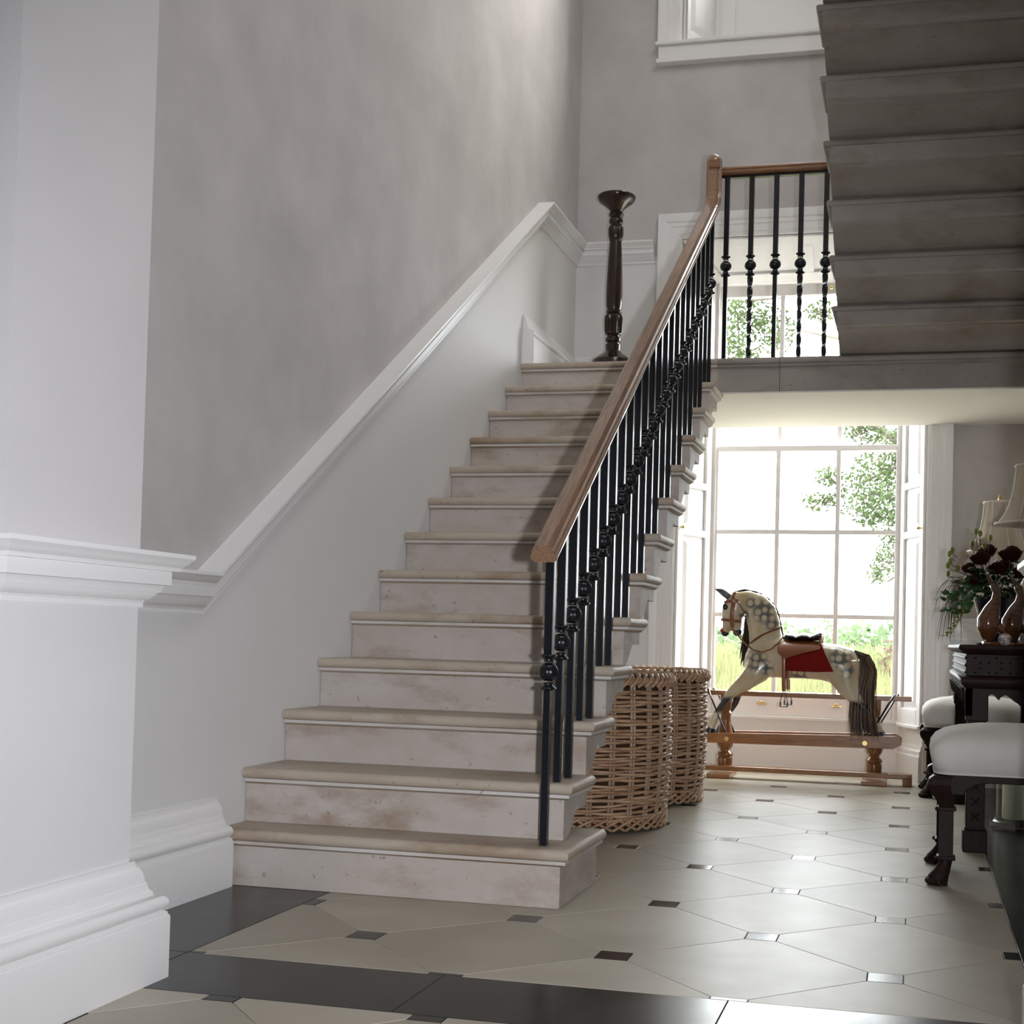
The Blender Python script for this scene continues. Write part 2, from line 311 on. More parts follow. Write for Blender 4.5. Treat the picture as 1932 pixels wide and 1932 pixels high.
def tag(o, label=None, cat=None, group=None, kind=None):
    if label: o['label'] = label
    if cat: o['category'] = cat
    if group: o['group'] = group
    if kind: o['kind'] = kind
    return o
def struct(o): o['kind'] = 'structure'; return o
def sempty(name, loc):
    o = bpy.data.objects.new(name, None); C.objects.link(o); o.location = loc; ORG[o.name] = V(loc); o['kind'] = 'structure'; return o
def dup(src, loc, label=None, rot=None):
    r = src.copy(); C.objects.link(r); r.location = loc; ORG[r.name] = V(loc)
    if label: r['label'] = label
    if rot is not None: r.rotation_euler = (0, 0, rot)
    for ch in list(src.children):
        c = ch.copy(); C.objects.link(c); c.parent = r
        for g in list(ch.children):
            d = g.copy(); C.objects.link(d); d.parent = c
    return r
def mesh_apply(o):                       # bake an object's modifiers into its mesh
    dg = bpy.context.evaluated_depsgraph_get(); me = bpy.data.meshes.new_from_object(o.evaluated_get(dg)); o.modifiers.clear(); o.data = me
X, Y_, Z = V((1, 0, 0)), V((0, 1, 0)), V((0, 0, 1))

# ------------------------------------------------------------------ main dimensions
H, G, W1 = 0.165, 0.2439, 1.0416
YB = 3.72          # face of the back wall
XR = 2.64          # right wall
LZ = 13 * H        # landing level
YL = 11 * G        # landing front edge
PX, PY = 0.375, -1.135   # left pier corner
CEIL = 6.6

# ------------------------------------------------------------------ floor
fl = struct(obj('floor', MB().box(-2.5, 5.0, -6.6, 4.15, -0.2, -0.0035), M['grout']))
D, OX, OY, S2 = 0.63105, 0.67429, -0.57366, 0.040
def clip(poly, x0, x1, y0, y1):
    for ax, lim, sg in ((0, x0, 1), (0, x1, -1), (1, y0, 1), (1, y1, -1)):
        out = []
        for i in range(len(poly)):
            a, b = poly[i - 1], poly[i]; da, db = sg * (a[ax] - lim), sg * (b[ax] - lim)
            if (da >= 0) != (db >= 0):
                t = da / (da - db); out.append((a[0] + t * (b[0] - a[0]), a[1] + t * (b[1] - a[1])))
            if db >= 0: out.append(b)
        poly = out
        if len(poly) < 3: return None
    return poly
def parea(p): return abs(sum(p[i - 1][0] * p[i][1] - p[i][0] * p[i - 1][1] for i in range(len(p)))) / 2
def inset(p, d):
    cx = sum(q[0] for q in p) / len(p); cy = sum(q[1] for q in p) / len(p); n = len(p); out = []
    sgn = 1 if sum(p[i - 1][0] * p[i][1] - p[i][0] * p[i - 1][1] for i in range(n)) > 0 else -1
    for i in range(n):
        a, b, c = V((*p[i - 1], 0)), V((*p[i], 0)), V((*p[(i + 1) % n], 0))
        e1 = (b - a); e2 = (c - b)
        if e1.length < 1e-6 or e2.length < 1e-6: out.append(p[i]); continue
        e1.normalize(); e2.normalize(); n1 = V((-e1.y, e1.x, 0)) * sgn; n2 = V((-e2.y, e2.x, 0)) * sgn
        k = n1 + n2; k = k / max(k.dot(n1), .2); q = b + k * d; out.append((q.x, q.y))
    return out
def tile(name, poly, m):
    poly = [p for i, p in enumerate(poly) if (V((*p, 0)) - V((*poly[i - 1], 0))).length > 1e-4]
    if len(poly) < 3 or parea(poly) < 2e-4: return
    q = inset(poly, 0.0011); mb = MB(); n = len(q); q2 = inset(poly, 0.0019)
    tx, ty = random.uniform(-4e-4, 4e-4), random.uniform(-4e-4, 4e-4)
    cx = sum(p[0] for p in q) / n; cy = sum(p[1] for p in q) / n
    top = lambda p: (p[0], p[1], -0.0002 + tx * (p[0] - cx) + ty * (p[1] - cy))
    mb.add([(p[0], p[1], -.004) for p in q] + [(top(p)[0], top(p)[1], top(p)[2] - .0008) for p in q] + [top(p) for p in q2],
           [(i, (i + 1) % n, n + (i + 1) % n, n + i) for i in range(n)] + [(n + i, n + (i + 1) % n, 2 * n + (i + 1) % n, 2 * n + i) for i in range(n)] + [tuple(range(2 * n, 3 * n))])
    obj(name, mb, m, fl)
FX0, FX1, FY0, FY1 = 0.36, 2.252, -0.868, YB
def lattice(D, ox, oy, reg, s, irange, jrange):
    for i in range(*irange):
        for j in range(*jrange):
            cx, cy = ox + i * D / 2, oy + j * D / 2; h = D / 2
            if (i + j) % 2 == 0: p = [(cx - s, cy - s), (cx + s, cy - s), (cx + s, cy + s), (cx - s, cy + s)]
            else: p = [(cx + h - s, cy - s), (cx + h - s, cy + s), (cx + s, cy + h - s), (cx - s, cy + h - s), (cx - h + s, cy + s), (cx - h + s, cy - s), (cx - s, cy - h + s), (cx + s, cy - h + s)]
            p = clip(p, *reg)
            if p: tile('inset_tile' if (i + j) % 2 == 0 else 'floor_tile', p, M['dot'] if (i + j) % 2 == 0 else M['tile'])
lattice(D, OX, OY, (FX0, FX1, FY0, FY1), S2, (-2, 7), (-2, 15))
NY0 = -1.165
lattice(0.444, 0.628, NY0, (-0.2, 3.0, -2.2, NY0), 0.036, (-4, 12), (-6, 2))
def rect(x0, x1, y0, y1): return [(x0, y0), (x1, y0), (x1, y1), (x0, y1)]
xs = [OX + i * D / 2 for i in (-1, 1, 3, 5)]
xs[0], xs[-1] = FX0, FX1
for a, b in zip([-0.2] + xs, xs + [2.9]): tile('border_slab', rect(a, b, NY0, FY0), M['slab'])
ys = [FY0] + [OY + j * D / 2 for j in (3, 7, 11)] + [YB]
for a, b in zip(ys, ys[1:]):
    tile('border_slab', rect(0.0, FX0, a, b), M['slab'])
    tile('border_slab', rect(FX1, XR, a, b), M['slab'])
tile('floor_tile', rect(0.64, 2.02, YB, 4.02), M['tile'])

# ------------------------------------------------------------------ walls
RAIL = 0.6765
def dz(y): return 0.87 + RAIL * max(0.0, min(y, 2.93) + 0.30)
mb = MB()
def wl_part(y0, y1, f, up, mi):
    mb.mi = mi
    z = (0, f(y0), 0, f(y1))
    if up: mb.add([(0, y0, f(y0)), (0, y1, f(y1)), (0, y1, CEIL), (0, y0, CEIL)], [(0, 1, 2, 3)])
    else: mb.add([(0, y0, -.1), (0, y1, -.1), (0, y1, f(y1)), (0, y0, f(y0))], [(0, 1, 2, 3)])
for a, b in ((-1.3, -.30), (-.30, 2.93), (2.93, YB + .3)):
    wl_part(a, b, dz, True, 0); wl_part(a, b, dz, False, 1)
mb.mi = 0; mb.add([(-.25, -1.3, -.1), (-.25, YB + .3, -.1), (-.25, YB + .3, CEIL), (-.25, -1.3, CEIL), (0, -1.3, -.1), (0, YB + .3, -.1), (0, YB + .3, CEIL), (0, -1.3, CEIL)], [(0, 1, 2, 3), (0, 1, 5, 4), (3, 2, 6, 7), (0, 4, 7, 3), (1, 5, 6, 2)])
struct(obj('wall_left', mb, [M['plaster'], M['dado']]))
# back wall: pieces around the two window openings
mb = MB(); WX0, WX1 = 0.631, 2.034; YO = YB + .42
for x0, x1 in ((0.0, WX0), (WX1, XR + .3)):
    for z0, z1, mi in ((-.1, .86, 1), (.86, 2.0, 0), (2.0, 2.98, 1), (2.98, CEIL, 0)): mb.mi = mi; mb.box(x0, x1, YB, YO, z0, z1)
mb.mi = 0; mb.box(WX0, WX1, YB, YO, 3.07, 4.19)
struct(obj('wall_back', mb, [M['plaster'], M['dado']]))
mb = MB(); mb.mi = 0; mb.box(XR, XR + .25, -1.3, YB + .3, .86, CEIL); mb.mi = 1; mb.box(XR, XR + .25, -1.3, YB + .3, -.1, .86)
struct(obj('wall_right', mb, [M['plaster'], M['dado']]))
struct(obj('ceiling', MB().box(-.3, XR + .3, -1.6, YO, CEIL, CEIL + .2), M['white']))
# arch between entrance hall and stair hall: two piers and the wall above
for nm, xa, xb in (('wall_left_pier', -2.5, PX), ('wall_right_pier', 2.255, 5.0)):
    mb = MB(); mb.mi = 0; mb.box(xa, xb, -1.56, PY, .86, 3.0); mb.mi = 1; mb.box(xa, xb, -1.56, PY, -.1, .86)
    struct(obj(nm, mb, [M['pierpaint'], M['dado']]))
struct(obj('wall_above_arch', MB().box(-2.5, 5.0, -1.56, PY, 3.0, CEIL), M['plaster']))
# entrance hall behind the camera
struct(obj('wall_hall_left', MB().box(-2.7, -2.5, -6.6, -1.56, -.1, 3.2), M['dado']))
struct(obj('wall_hall_right', MB().box(5.0, 5.2, -6.6, -1.56, -.1, 3.2), M['dado']))
struct(obj('wall_hall_rear', MB().box(-2.7, 5.2, -6.8, -6.6, -.1, 3.2), M['dado']))
struct(obj('ceiling_hall', MB().box(-2.7, 5.2, -6.8, -1.56, 3.1, 3.3), M['white']))

# mouldings
def arc(cx, cy, r, a0, a1, n=6, ry=None): return [(cx + r * math.cos(math.radians(a0 + (a1 - a0) * i / n)), cy + (ry or r) * math.sin(math.radians(a0 + (a1 - a0) * i / n))) for i in range(n + 1)]
BASE = [(0, 0), (.063, 0), (.063, .128), (.0615, .134), (.059, .135), (.059, .140), (.054, .143)] + arc(.040, .160, .021, -60, 90, 7, .0175) + \
       [(.036, .179), (.036, .186), (.031, .190), (.0285, .196), (.0275, .203), (.024, .207), (.024, .212)] + arc(.0075, .213, .0155, 0, 78, 5, .027) + [(.009, .244), (.009, .253), (0, .253)]
DADO = [(0, 0), (.083, 0), (.083, -.009), (.081, -.011)] + [(.077, -.014), (.073, -.020), (.067, -.025), (.062, -.029), (.060, -.034)] + [(.060, -.037), (.048, -.037), (.048, -.067), (.040, -.068)] + \
       [(.036, -.072), (.033, -.081), (.031, -.084), (.027, -.084)] + [(.024, -.090), (.017, -.097), (.010, -.101), (.007, -.106), (.007, -.116), (0, -.116)]
DTOP = .908
up = (Z)
# left pier: front face (facing +X) and both returns
def pier_trim(nm, prof, z, right=False):
    if not right:
        pts = [(-2.0, -1.56, z), (PX, -1.56, z), (PX, PY, z), (0.0, PY, z)]; fr = [(-Y_, Z), (X, Z), (Y_, Z)]
    else:
        pts = [(4.5, -1.56, z), (2.255, -1.56, z), (2.255, PY, z), (XR, PY, z)]; fr = [(-Y_, Z), (-X, Z), (Y_, Z)]
    return struct(obj(nm, MB().sweep(pts, fr, prof), M['white'], smooth=True, angle=28))
pier_trim('trim_1', DADO, DTOP); pier_trim('trim_2', DADO, DTOP, True)
pier_trim('baseboard_left_pier', BASE, 0); pier_trim('baseboard_right_pier', BASE, 0, True)
nsl = V((0, -RAIL, 1)).normalized()
struct(obj('trim_3', MB().sweep([(0, PY, DTOP), (0, -.295, DTOP), (0, 2.93, 3.055), (0, YB, 3.055)], [(X, Z), (X, nsl), (X, Z)], DADO), M['white'], smooth=True, angle=28))
struct(obj('trim_4', MB().sweep([(0, YB, 3.055), (.472, YB, 3.055)], [(-Y_, Z)], DADO), M['white'], smooth=True, angle=28))
struct(obj('trim_5', MB().sweep([(2.17, YB, DTOP), (XR, YB, DTOP)], [(-Y_, Z)], DADO), M['white'], smooth=True, angle=28))
struct(obj('trim_6', MB().sweep([(0, YB, DTOP), (.472, YB, DTOP)], [(-Y_, Z)], DADO), M['white'], smooth=True, angle=28))
struct(obj('baseboard_left', MB().sweep([(0, PY, 0), (0, -.146, 0)], [(X, Z)], BASE), M['white'], smooth=True, angle=28))
struct(obj('baseboard_landing', MB().sweep([(0, YL + .02, LZ), (0, YB, LZ), (.472, YB, LZ)], [(X, Z), (-Y_, Z)], BASE), M['white'], smooth=True, angle=28))
for k, (a, b) in enumerate(((0.0, .472), (2.17, XR))): struct(obj(('baseboard_back', 'baseboard_back_right')[k], MB().sweep([(a, YB, 0), (b, YB, 0)], [(-Y_, Z)], BASE), M['white'], smooth=True, angle=28))
struct(obj('baseboard_right', MB().sweep([(XR, YB, 0), (XR, PY, 0)], [(-X, Z)], BASE), M['white'], smooth=True, angle=28))

# ------------------------------------------------------------------ windows
ARCH = [(0, 0), (0, .016), (.010, .022), (.018, .022), (.022, .027), (.060, .027), (.064, .032), (.085, .032), (.092, .040), (.118, .046), (.135, .046), (.139, .040), (.139, 0)]   # (across, proud)
YS = 4.02          # inner face of the sashes
def architrave(win, x0, x1, z0, z1, bottom=False):
    prof = [(a, p) for a, p in ARCH]
    for nm, p0, p1, acr in (('architrave', (x0, YB, z0), (x0, YB, z1), -X), ('architrave', (x1, YB, z0), (x1, YB, z1), X)):
        mbx = MB(); ext = .139
        q0, q1 = V(p0), V(p1)
        R = []
        for i, (q, sgn) in enumerate(((q0, -1), (q1, 1))):
            R.append([q + acr * a - Y_ * p + Z * (sgn * a if (i == 1 or bottom) else 0) for a, p in prof])
        mbx.rings(R); obj(nm, mbx, M['white'], win, smooth=True, angle=25)
    for z, sgn in ([(z1, 1)] + ([(z0, -1)] if bottom else [])):
        R = [[V((x, YB, z)) + X * (s * a) - Y_ * p + Z * (sgn * a) for a, p in prof] for x, s in ((x0, -1), (x1, 1))]
        obj('architrave', MB().rings(R), M['white'], win, smooth=True, angle=25)
def panelled(win, name, a, b, z0, z1, panels, wd, flip):
    """splayed shutter leaf from a=(x,y) at the wall face to b at the sash, with raised-and-fielded panels"""
    a, b = V((*a, 0)), V((*b, 0)); t = (b - a).normalized(); n = V((t.y, -t.x, 0)) * flip; ln = (b - a).length
    def P(s, d, z): return a + t * s + n * d + Z * z
    def slab(s0, s1, d0, d1, za, zb, mbx): return mbx.hexa([P(s0, d0, za), P(s1, d0, za), P(s1, d1, za), P(s0, d1, za), P(s0, d0, zb), P(s1, d0, zb), P(s1, d1, zb), P(s0, d1, zb)])
    leaf = obj(name, slab(-.0, ln, -.04, 0, z0, z1, MB()), M['white'], win)
    st = .055
    fr = MB(); slab(0.004, st, 0, .016, z0, z1, fr); slab(ln - st, ln - .004, 0, .016, z0, z1, fr)
    edges = [z0] + [z for p in panels for z in p] + [z1]
    for k in range(0, len(edges), 2): slab(st, ln - st, 0, .016, edges[k], edges[k + 1], fr)
    obj('shutter_frame', fr, M['white'], leaf, bevel=.004)
    for za, zb in panels:
        pb = MB(); m_, d_ = .012, .045
        o = [P(st + m_, .001, za + m_), P(ln - st - m_, .001, za + m_), P(ln - st - m_, .001, zb - m_), P(st + m_, .001, zb - m_)]
        i_ = [P(st + d_, .013, za + d_), P(ln - st - d_, .013, za + d_), P(ln - st - d_, .013, zb - d_), P(st + d_, .013, zb - d_)]
        pb.add(o + i_, [(0, 1, 5, 4), (1, 2, 6, 5), (2, 3, 7, 6), (3, 0, 4, 7), (4, 5, 6, 7)]); obj('shutter_panel', pb, M['white'], leaf)
    return leaf, P
def bar(mbx, x0, x1, y0, y1, z0, z1): return mbx.box(x0, x1, y0, y1, z0, z1)
SX0, SX1 = .777, 1.905     # sash frame outer
GX0, GX1 = .826, 1.862     # glass
w1 = sempty('window_1', (1.335, YS, 0))
architrave(w1, WX0, WX1, 0.0, 3.075)
PAN = [(0.38, .54 + .81), (1.42, 1.63), (1.70, 2.85)]
PAN = [(0.40, 1.36), (1.40, 1.64), (1.68, 2.75)]
for nm, a, b, fl_ in (('shutter_leaf', (WX0, YB), (SX0, YS), 1), ('shutter_leaf', (WX1, YB), (SX1, YS), -1)):
    leaf, P = panelled(w1, nm, a, b, .30, 3.0, PAN, .33, fl_)
    kb = MB(); c = P(.035, .03, 1.405); kb.sphere(c, .011, .011, .011); kb.tube([P(.035, .012, 1.405), c], .005)
    obj('shutter_knob', kb, M['brass'], leaf, smooth=True)
    # plain panelled dado below the shutter
    a3, b3 = V((*a, 0)), V((*b, 0)); t = (b3 - a3).normalized(); n = V((t.y, -t.x, 0)) * fl_
    lo = MB(); q = lambda p, d, z: (p + n * d + Z * z)
    lo.hexa([q(a3, 0, 0), q(b3, 0, 0), q(b3, -.04, 0), q(a3, -.04, 0), q(a3, 0, .30), q(b3, 0, .30), q(b3, -.04, .30), q(a3, -.04, .30)])
    obj('lower_reveal', lo, M['white'], w1)
    ca = MB(); ca.hexa([q(a3, .03, .292), q(b3, .03, .292), q(b3, -.04, .292), q(a3, -.04, .292), q(a3, .03, .312), q(b3, .03, .312), q(b3, -.04, .312), q(a3, -.04, .312)]); obj('reveal_cap', ca, M['white'], w1, bevel=.004)
    sk = MB(); sk.sweep([a3, b3], [(n, Z)], [(0, 0), (.02, 0), (.02, .14), (.015, .15), (.015, .17), (.008, .18), (.006, .20), (0, .20)]); obj('reveal_skirting', sk, M['white'], w1)
# apron below the sill, sill, head soffit
obj('apron', MB().box(SX0 - .02, SX1 + .02, YS, YS + .05, 0, .30), M['white'], w1)
obj('apron_skirting', MB().sweep([(SX0, YS, 0), (SX1, YS, 0)], [(-Y_, Z)], [(0, 0), (.02, 0), (.02, .14), (.015, .15), (.015, .17), (.008, .18), (.006, .20), (0, .20)]), M['white'], w1)
obj('sill', MB().box(SX0 - .03, SX1 + .03, YS - .035, YS + .16, .30, .322), M['white'], w1, bevel=.006)
hd = MB(); hd.hexa([(WX0, YB, 3.075), (WX1, YB, 3.075), (SX1, YS, 2.90), (SX0, YS, 2.90), (WX0, YB, 3.11), (WX1, YB, 3.11), (SX1, YS, 3.11), (SX0, YS, 3.11)])
head = obj('head_soffit', hd, M['white'], w1)
hp = MB()
def HPt(s, u, d): return V((WX0 + (SX0 - WX0) * s + u * ((WX1 - WX0) * (1 - s) + (SX1 - SX0) * s), YB + (YS - YB) * s, 3.075 - .175 * s - d))
for s0, s1, u0, u1 in ((.0, .2, 0, 1), (.8, 1, 0, 1), (.2, .8, 0, .06), (.2, .8, .94, 1), (.2, .8, .47, .53)):
    hp.hexa([HPt(s0, u0, .014), HPt(s0, u1, .014), HPt(s1, u1, .014), HPt(s1, u0, .014), HPt(s0, u0, 0), HPt(s0, u1, 0), HPt(s1, u1, 0), HPt(s1, u0, 0)])
obj('soffit_panel_frame', hp, M['white'], head, bevel=.004)
# box frame
bf = MB()
bar(bf, SX0 - .06, SX0 + .022, YS, YS + .16, .32, 2.93); bar(bf, SX1 - .022, SX1 + .06, YS, YS + .16, .32, 2.93); bar(bf, SX0 - .06, SX1 + .06, YS, YS + .16, 2.885, 3.0)
obj('box_frame', bf, M['sashwhite'], w1, bevel=.004)
bf = MB(); bar(bf, SX0 + .022, SX0 + .034, YS + .0, YS + .02, .32, 2.885); bar(bf, SX1 - .034, SX1 - .022, YS, YS + .02, .32, 2.885)
obj('staff_bead', bf, M['sashwhite'], w1)
def sash(nm, y0, y1, z0, z1, gz0, gz1, cols, rows):
    s = MB(); bar(s, SX0 + .024, GX0, y0, y1, z0, z1); bar(s, GX1, SX1 - .024, y0, y1, z0, z1); bar(s, GX0, GX1, y0, y1, z0, gz0); bar(s, GX0, GX1, y0, y1, gz1, z1)
    so = obj(nm, s, M['sashwhite'], w1, bevel=.003)
    gw = .0125
    for c in cols: obj('glazing_bar', bar(MB(), c - gw, c + gw, y0 + .004, y1 - .004, gz0, gz1), M['sashwhite'], so)
    for r in rows: obj('glazing_bar', bar(MB(), GX0, GX1, y0 + .006, y1 - .006, r - gw, r + gw), M['sashwhite'], so)
    xs_ = [GX0] + cols + [GX1]; zs_ = [gz0] + rows + [gz1]
    for i in range(len(xs_) - 1):
        for j in range(len(zs_) - 1): obj('pane', MB().box(xs_[i], xs_[i + 1], (y0 + y1) / 2 - .002, (y0 + y1) / 2 + .002, zs_[j], zs_[j + 1]), M['pane'], so)
    return so
ls = sash('lower_sash', YS + .015, YS + .06, .3215, 1.915, .462, 1.883, [1.181, 1.532], [.911, 1.405])
us = sash('upper_sash', YS + .066, YS + .11, 1.885, 2.90, 1.918, 2.822, [1.181, 1.532], [2.36])
for x in (1.115, 1.55): 
    lf = MB(); lf.box(x - .03, x + .03, YS + .011, YS + .016, .385, .395); lf.tube([(x - .014, YS + .012, .39), (x - .014, YS - .01, .388), (x + .014, YS - .01, .388), (x + .014, YS + .012, .39)], .004); lf.sphere((x, YS - .005, .40), .012, .008, .008)
    obj('sash_lift', lf, M['brass'], ls, smooth=True)
lf = MB(); lf.tube([(1.47, YS + .07, 2.85), (1.47, YS + .035, 2.85)], .004); lf.sphere((1.47, YS + .03, 2.85), .012, .012, .012); obj('sash_pull', lf, M['brass'], us, smooth=True)
# upper floor window
w2 = sempty('window_2', (1.335, YS, 4.2))
architrave(w2, WX0 - .03, WX1 + .03, 4.215, 6.35, bottom=False)
obj('sill', MB().box(WX0 - .17, WX1 + .17, YB - .062, YB, 4.095, 4.12).box(WX0 - .175, WX1 + .175, YB - .075, YB + .02, 4.195, 4.215).box(WX0 - .16, WX1 + .16, YB - .05, YB, 4.12, 4.195), M['white'], w2, bevel=.004)
obj('sill_board', MB().box(WX0 - .03, WX1 + .03, YB, YS + .02, 4.18, 4.205), M['white'], w2)
for a, b, fl_ in (((WX0 - .03, YB), (SX0, YS), 1), ((WX1 + .03, YB), (SX1, YS), -1)): panelled(w2, 'shutter_leaf', a, b, 4.205, 6.35, [(4.32, 5.1), (5.2, 6.2)], .33, fl_)
obj('window_back', MB().box(SX0 - .03, SX1 + .03, YS, YS + .05, 4.2, 4.80), M['white'], w2)
wb = MB(); bar(wb, SX0, SX0 + .09, YS - .014, YS, 4.2, 4.8); bar(wb, SX1 - .09, SX1, YS - .014, YS, 4.2, 4.8); bar(wb, SX0 + .09, SX1 - .09, YS - .014, YS, 4.70, 4.8); bar(wb, SX0 + .09, SX1 - .09, YS - .014, YS, 4.2, 4.28)
obj('window_back_frame', wb, M['white'], w2, bevel=.004)
obj('box_frame', bar(bar(bar(MB(), SX0 - .06, SX0 + .022, YS, YS + .16, 4.8, 6.4), SX1 - .022, SX1 + .06, YS, YS + .16, 4.8, 6.4), SX0, SX1, YS, YS + .16, 6.3, 6.42), M['sashwhite'], w2)
fr = MB(); bar(fr, SX0 + .02, GX0, YS + .02, YS + .06, 4.8, 6.3); bar(fr, GX1, SX1 - .02, YS + .02, YS + .06, 4.8, 6.3); bar(fr, GX0, GX1, YS + .02, YS + .06, 4.8, 4.86); bar(fr, GX0, GX1, YS + .02, YS + .06, 6.24, 6.3)
so = obj('lower_sash', fr, M['sashwhite'], w2)
for c in (1.181, 1.532): obj('glazing_bar', bar(MB(), c - .0125, c + .0125, YS + .024, YS + .056, 4.86, 6.24), M['sashwhite'], so)
for r in (5.32, 5.78): obj('glazing_bar', bar(MB(), GX0, GX1, YS + .026, YS + .054, r - .0125, r + .0125), M['sashwhite'], so)
for a, b in ((GX0, 1.181), (1.181, 1.532), (1.532, GX1)):
    for z0, z1 in ((4.86, 5.32), (5.32, 5.78), (5.78, 6.24)): obj('pane', MB().box(a, b, YS + .038, YS + .042, z0, z1), M['pane'], so)
struct(obj('wall_back_head', MB().box(WX0 - .03, WX1 + .03, YB, YO, 6.35, CEIL), M['plaster']))

# ------------------------------------------------------------------ stairs
NOSE = [(-.06, 0), (-.016, 0)] + arc(-.016, -.016, .016, 80, -80, 8) + [(-.0165, -.032), (-.013, -.033), (-.013, -.041), (-.020, -.044), (-.026, -.049), (-.06, -.049)]
def step_meshes(x0, x1, ret, yf, zt, dep, sgn, first=False, back_nose=False):
    """one cantilevered stone step; sgn=+1 climbs towards +Y, -1 towards -Y; ret = side of the moulded return"""
    Yq = lambda o: yf + sgn * o
    body = MB(); xe0, xe1 = (x0, x1 - .03) if ret > 0 else (x0 + .024, x1)
    fd = .10 if sgn > 0 else .045
    if first: prof = [(.026, -H), (.026, -.03), (dep, -.03), (dep, -H)]
    else:
        prof = [(.026, -H), (.026, -.03), (dep, -.03), (dep - .004, -.094), (dep - fd, -.094), (dep - fd - .004, -.085), (dep - fd - .012, -.085), (dep - fd - .018, -.096)] + \
               [(.062 + (dep - fd - .018 - .062) * (1 - k / 6), -.096 - .066 * (math.sin(PI / 2 * k / 6) ** 1.3)) for k in range(1, 7)] + [(.06, -H)]
    body.prism([(Yq(o), zt + z) for o, z in prof], 'x', xe0, xe1)
    tr = MB(); xs_ = x1 if ret > 0 else x0; xo = x0 if ret > 0 else x1; rx = X * ret
    pts = [(xo, yf, zt), (xs_, yf, zt), (xs_, Yq(dep), zt)]; frm = [(-Y_ * sgn, Z), (rx, Z)]
    if back_nose: pts.append((xo, Yq(dep), zt)); frm.append((Y_ * sgn, Z))
    tr.sweep(pts, frm, NOSE)
    a, b = (x0, x1 - .05) if ret > 0 else (x0 + .05, x1)
    tr.box(a, b, min(Yq(.05), Yq(dep - (.05 if back_nose else 0))), max(Yq(.05), Yq(dep - (.05 if back_nose else 0))), zt - .049, zt - .00005)
    fi = MB(); fi.sweep(pts, frm, [(-.03, -.0322), (-.0118, -.0322), (-.0118, -.0418), (-.03, -.0418)])
    return body, tr, fi
st = thing('staircase', (W1 / 2, 0, 0), 'straight flight of pale limestone steps climbing along the left wall', 'staircase')
for n in range(1, 13):
    yf = -.149 if n == 1 else (n - 2) * G
    dep = .149 + .30 if n == 1 else .285
    b, t, f = step_meshes(0.002, 1.075 if n == 1 else W1, 1, yf, n * H, dep, 1, n == 1)
    s = obj('step', b, M['stone'], st, bevel=.002); obj('tread', t, M['tread'], s, smooth=True, angle=40); obj('fillet', f, M['palestone'], s)
ld = thing('landing', (1.3, YL, LZ - .165), 'half landing of grey limestone slabs spanning the back of the stair hall', 'landing')
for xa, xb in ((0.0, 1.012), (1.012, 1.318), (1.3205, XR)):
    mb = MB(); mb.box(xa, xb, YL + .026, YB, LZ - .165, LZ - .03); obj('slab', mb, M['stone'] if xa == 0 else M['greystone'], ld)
    mb = MB(); mb.sweep([(xa, YL, LZ), (xb, YL, LZ)], [(-Y_, Z)], NOSE); mb.box(xa, xb, YL + .05, YB, LZ - .049, LZ); obj('slab_nosing', mb, M['tread'] if xa == 0 else M['greystone'], ld, smooth=True)
    if xa == 0: obj('fillet', MB().sweep([(xa, YL, LZ), (xb, YL, LZ)], [(-Y_, Z)], [(-.03, -.0322), (-.0118, -.0322), (-.0118, -.0418), (-.03, -.0418)]), M['palestone'], ld)
obj('soffit', MB().box(0.0, XR, YL + .03, YB, LZ - .173, LZ - .165), M['soffit'], ld)
uf = thing('staircase', (2.1, 2.6, LZ), 'upper flight of grey limestone steps seen from below at top right', 'staircase')
for j in range(1, 13):
    yf = 2.70 - (j - 1) * .2375 + (.08 if j == 1 else 0)
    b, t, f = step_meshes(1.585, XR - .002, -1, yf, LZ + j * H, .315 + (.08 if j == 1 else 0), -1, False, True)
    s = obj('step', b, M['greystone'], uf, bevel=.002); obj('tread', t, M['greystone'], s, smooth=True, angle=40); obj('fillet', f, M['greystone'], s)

# ------------------------------------------------------------------ balustrade
BX = .982
bl = thing('balustrade', (BX, 0, 0), 'black iron balustrade with ball knops and oak handrail on the lower stairs', 'balustrade')
HR = [(-.028, -.027), (.028, -.027), (.037, -.019), (.039, -.011), (.037, -.004), (.0305, -.0025), (.0305, .002), (.0335, .005), (.0325, .009), (.026, .0115), (.0225, .020), (.0175, .0255), (-.0175, .0255), (-.0225, .020), (-.026, .0115), (-.0325, .009), (-.0335, .005), (-.0305, .002), (-.0305, -.0025), (-.037, -.004), (-.039, -.011), (-.037, -.019)]
def rz(y): return 1.008 + .6865 * (y + .071)
pts = [V((BX, -.155, rz(-.155) + .03)), V((BX, 2.50, rz(2.50) + .03))]
z0 = pts[-1].z
pts = pts[:1] + [V((BX, 2.56, rz(2.56) + .03))]; z0 = pts[-1].z
pts += [V((BX, 2.60, z0 + .034)), V((BX, 2.625, z0 + .07)), V((BX, 2.633, z0 + .11)), V((BX, 2.635, z0 + .262))]
fr = []
for a, b in zip(pts, pts[1:]):
    t = (b - a).normalized(); fr.append((X, X.cross(t)))
hm = MB().sweep(pts, fr, HR)
obj('handrail', hm, M['oak'], bl, smooth=True, angle=24)
cap = MB(); cap.sweep([pts[-1], pts[-1] + V((0, .0, .02))], [(X, Y_)], [(a, b * 1) for a, b in HR]); zt = pts[-1].z
cap = MB(); R = []
for k in range(7):
    a = PI / 2 * k / 6; R.append([V((BX + p * math.cos(a * .97), 2.635 - q * math.cos(a * .97), zt + .035 * math.sin(a))) for p, q in HR])
cap.rings(R); obj('handrail_cap', cap, M['oak'], bl, smooth=True, angle=50)
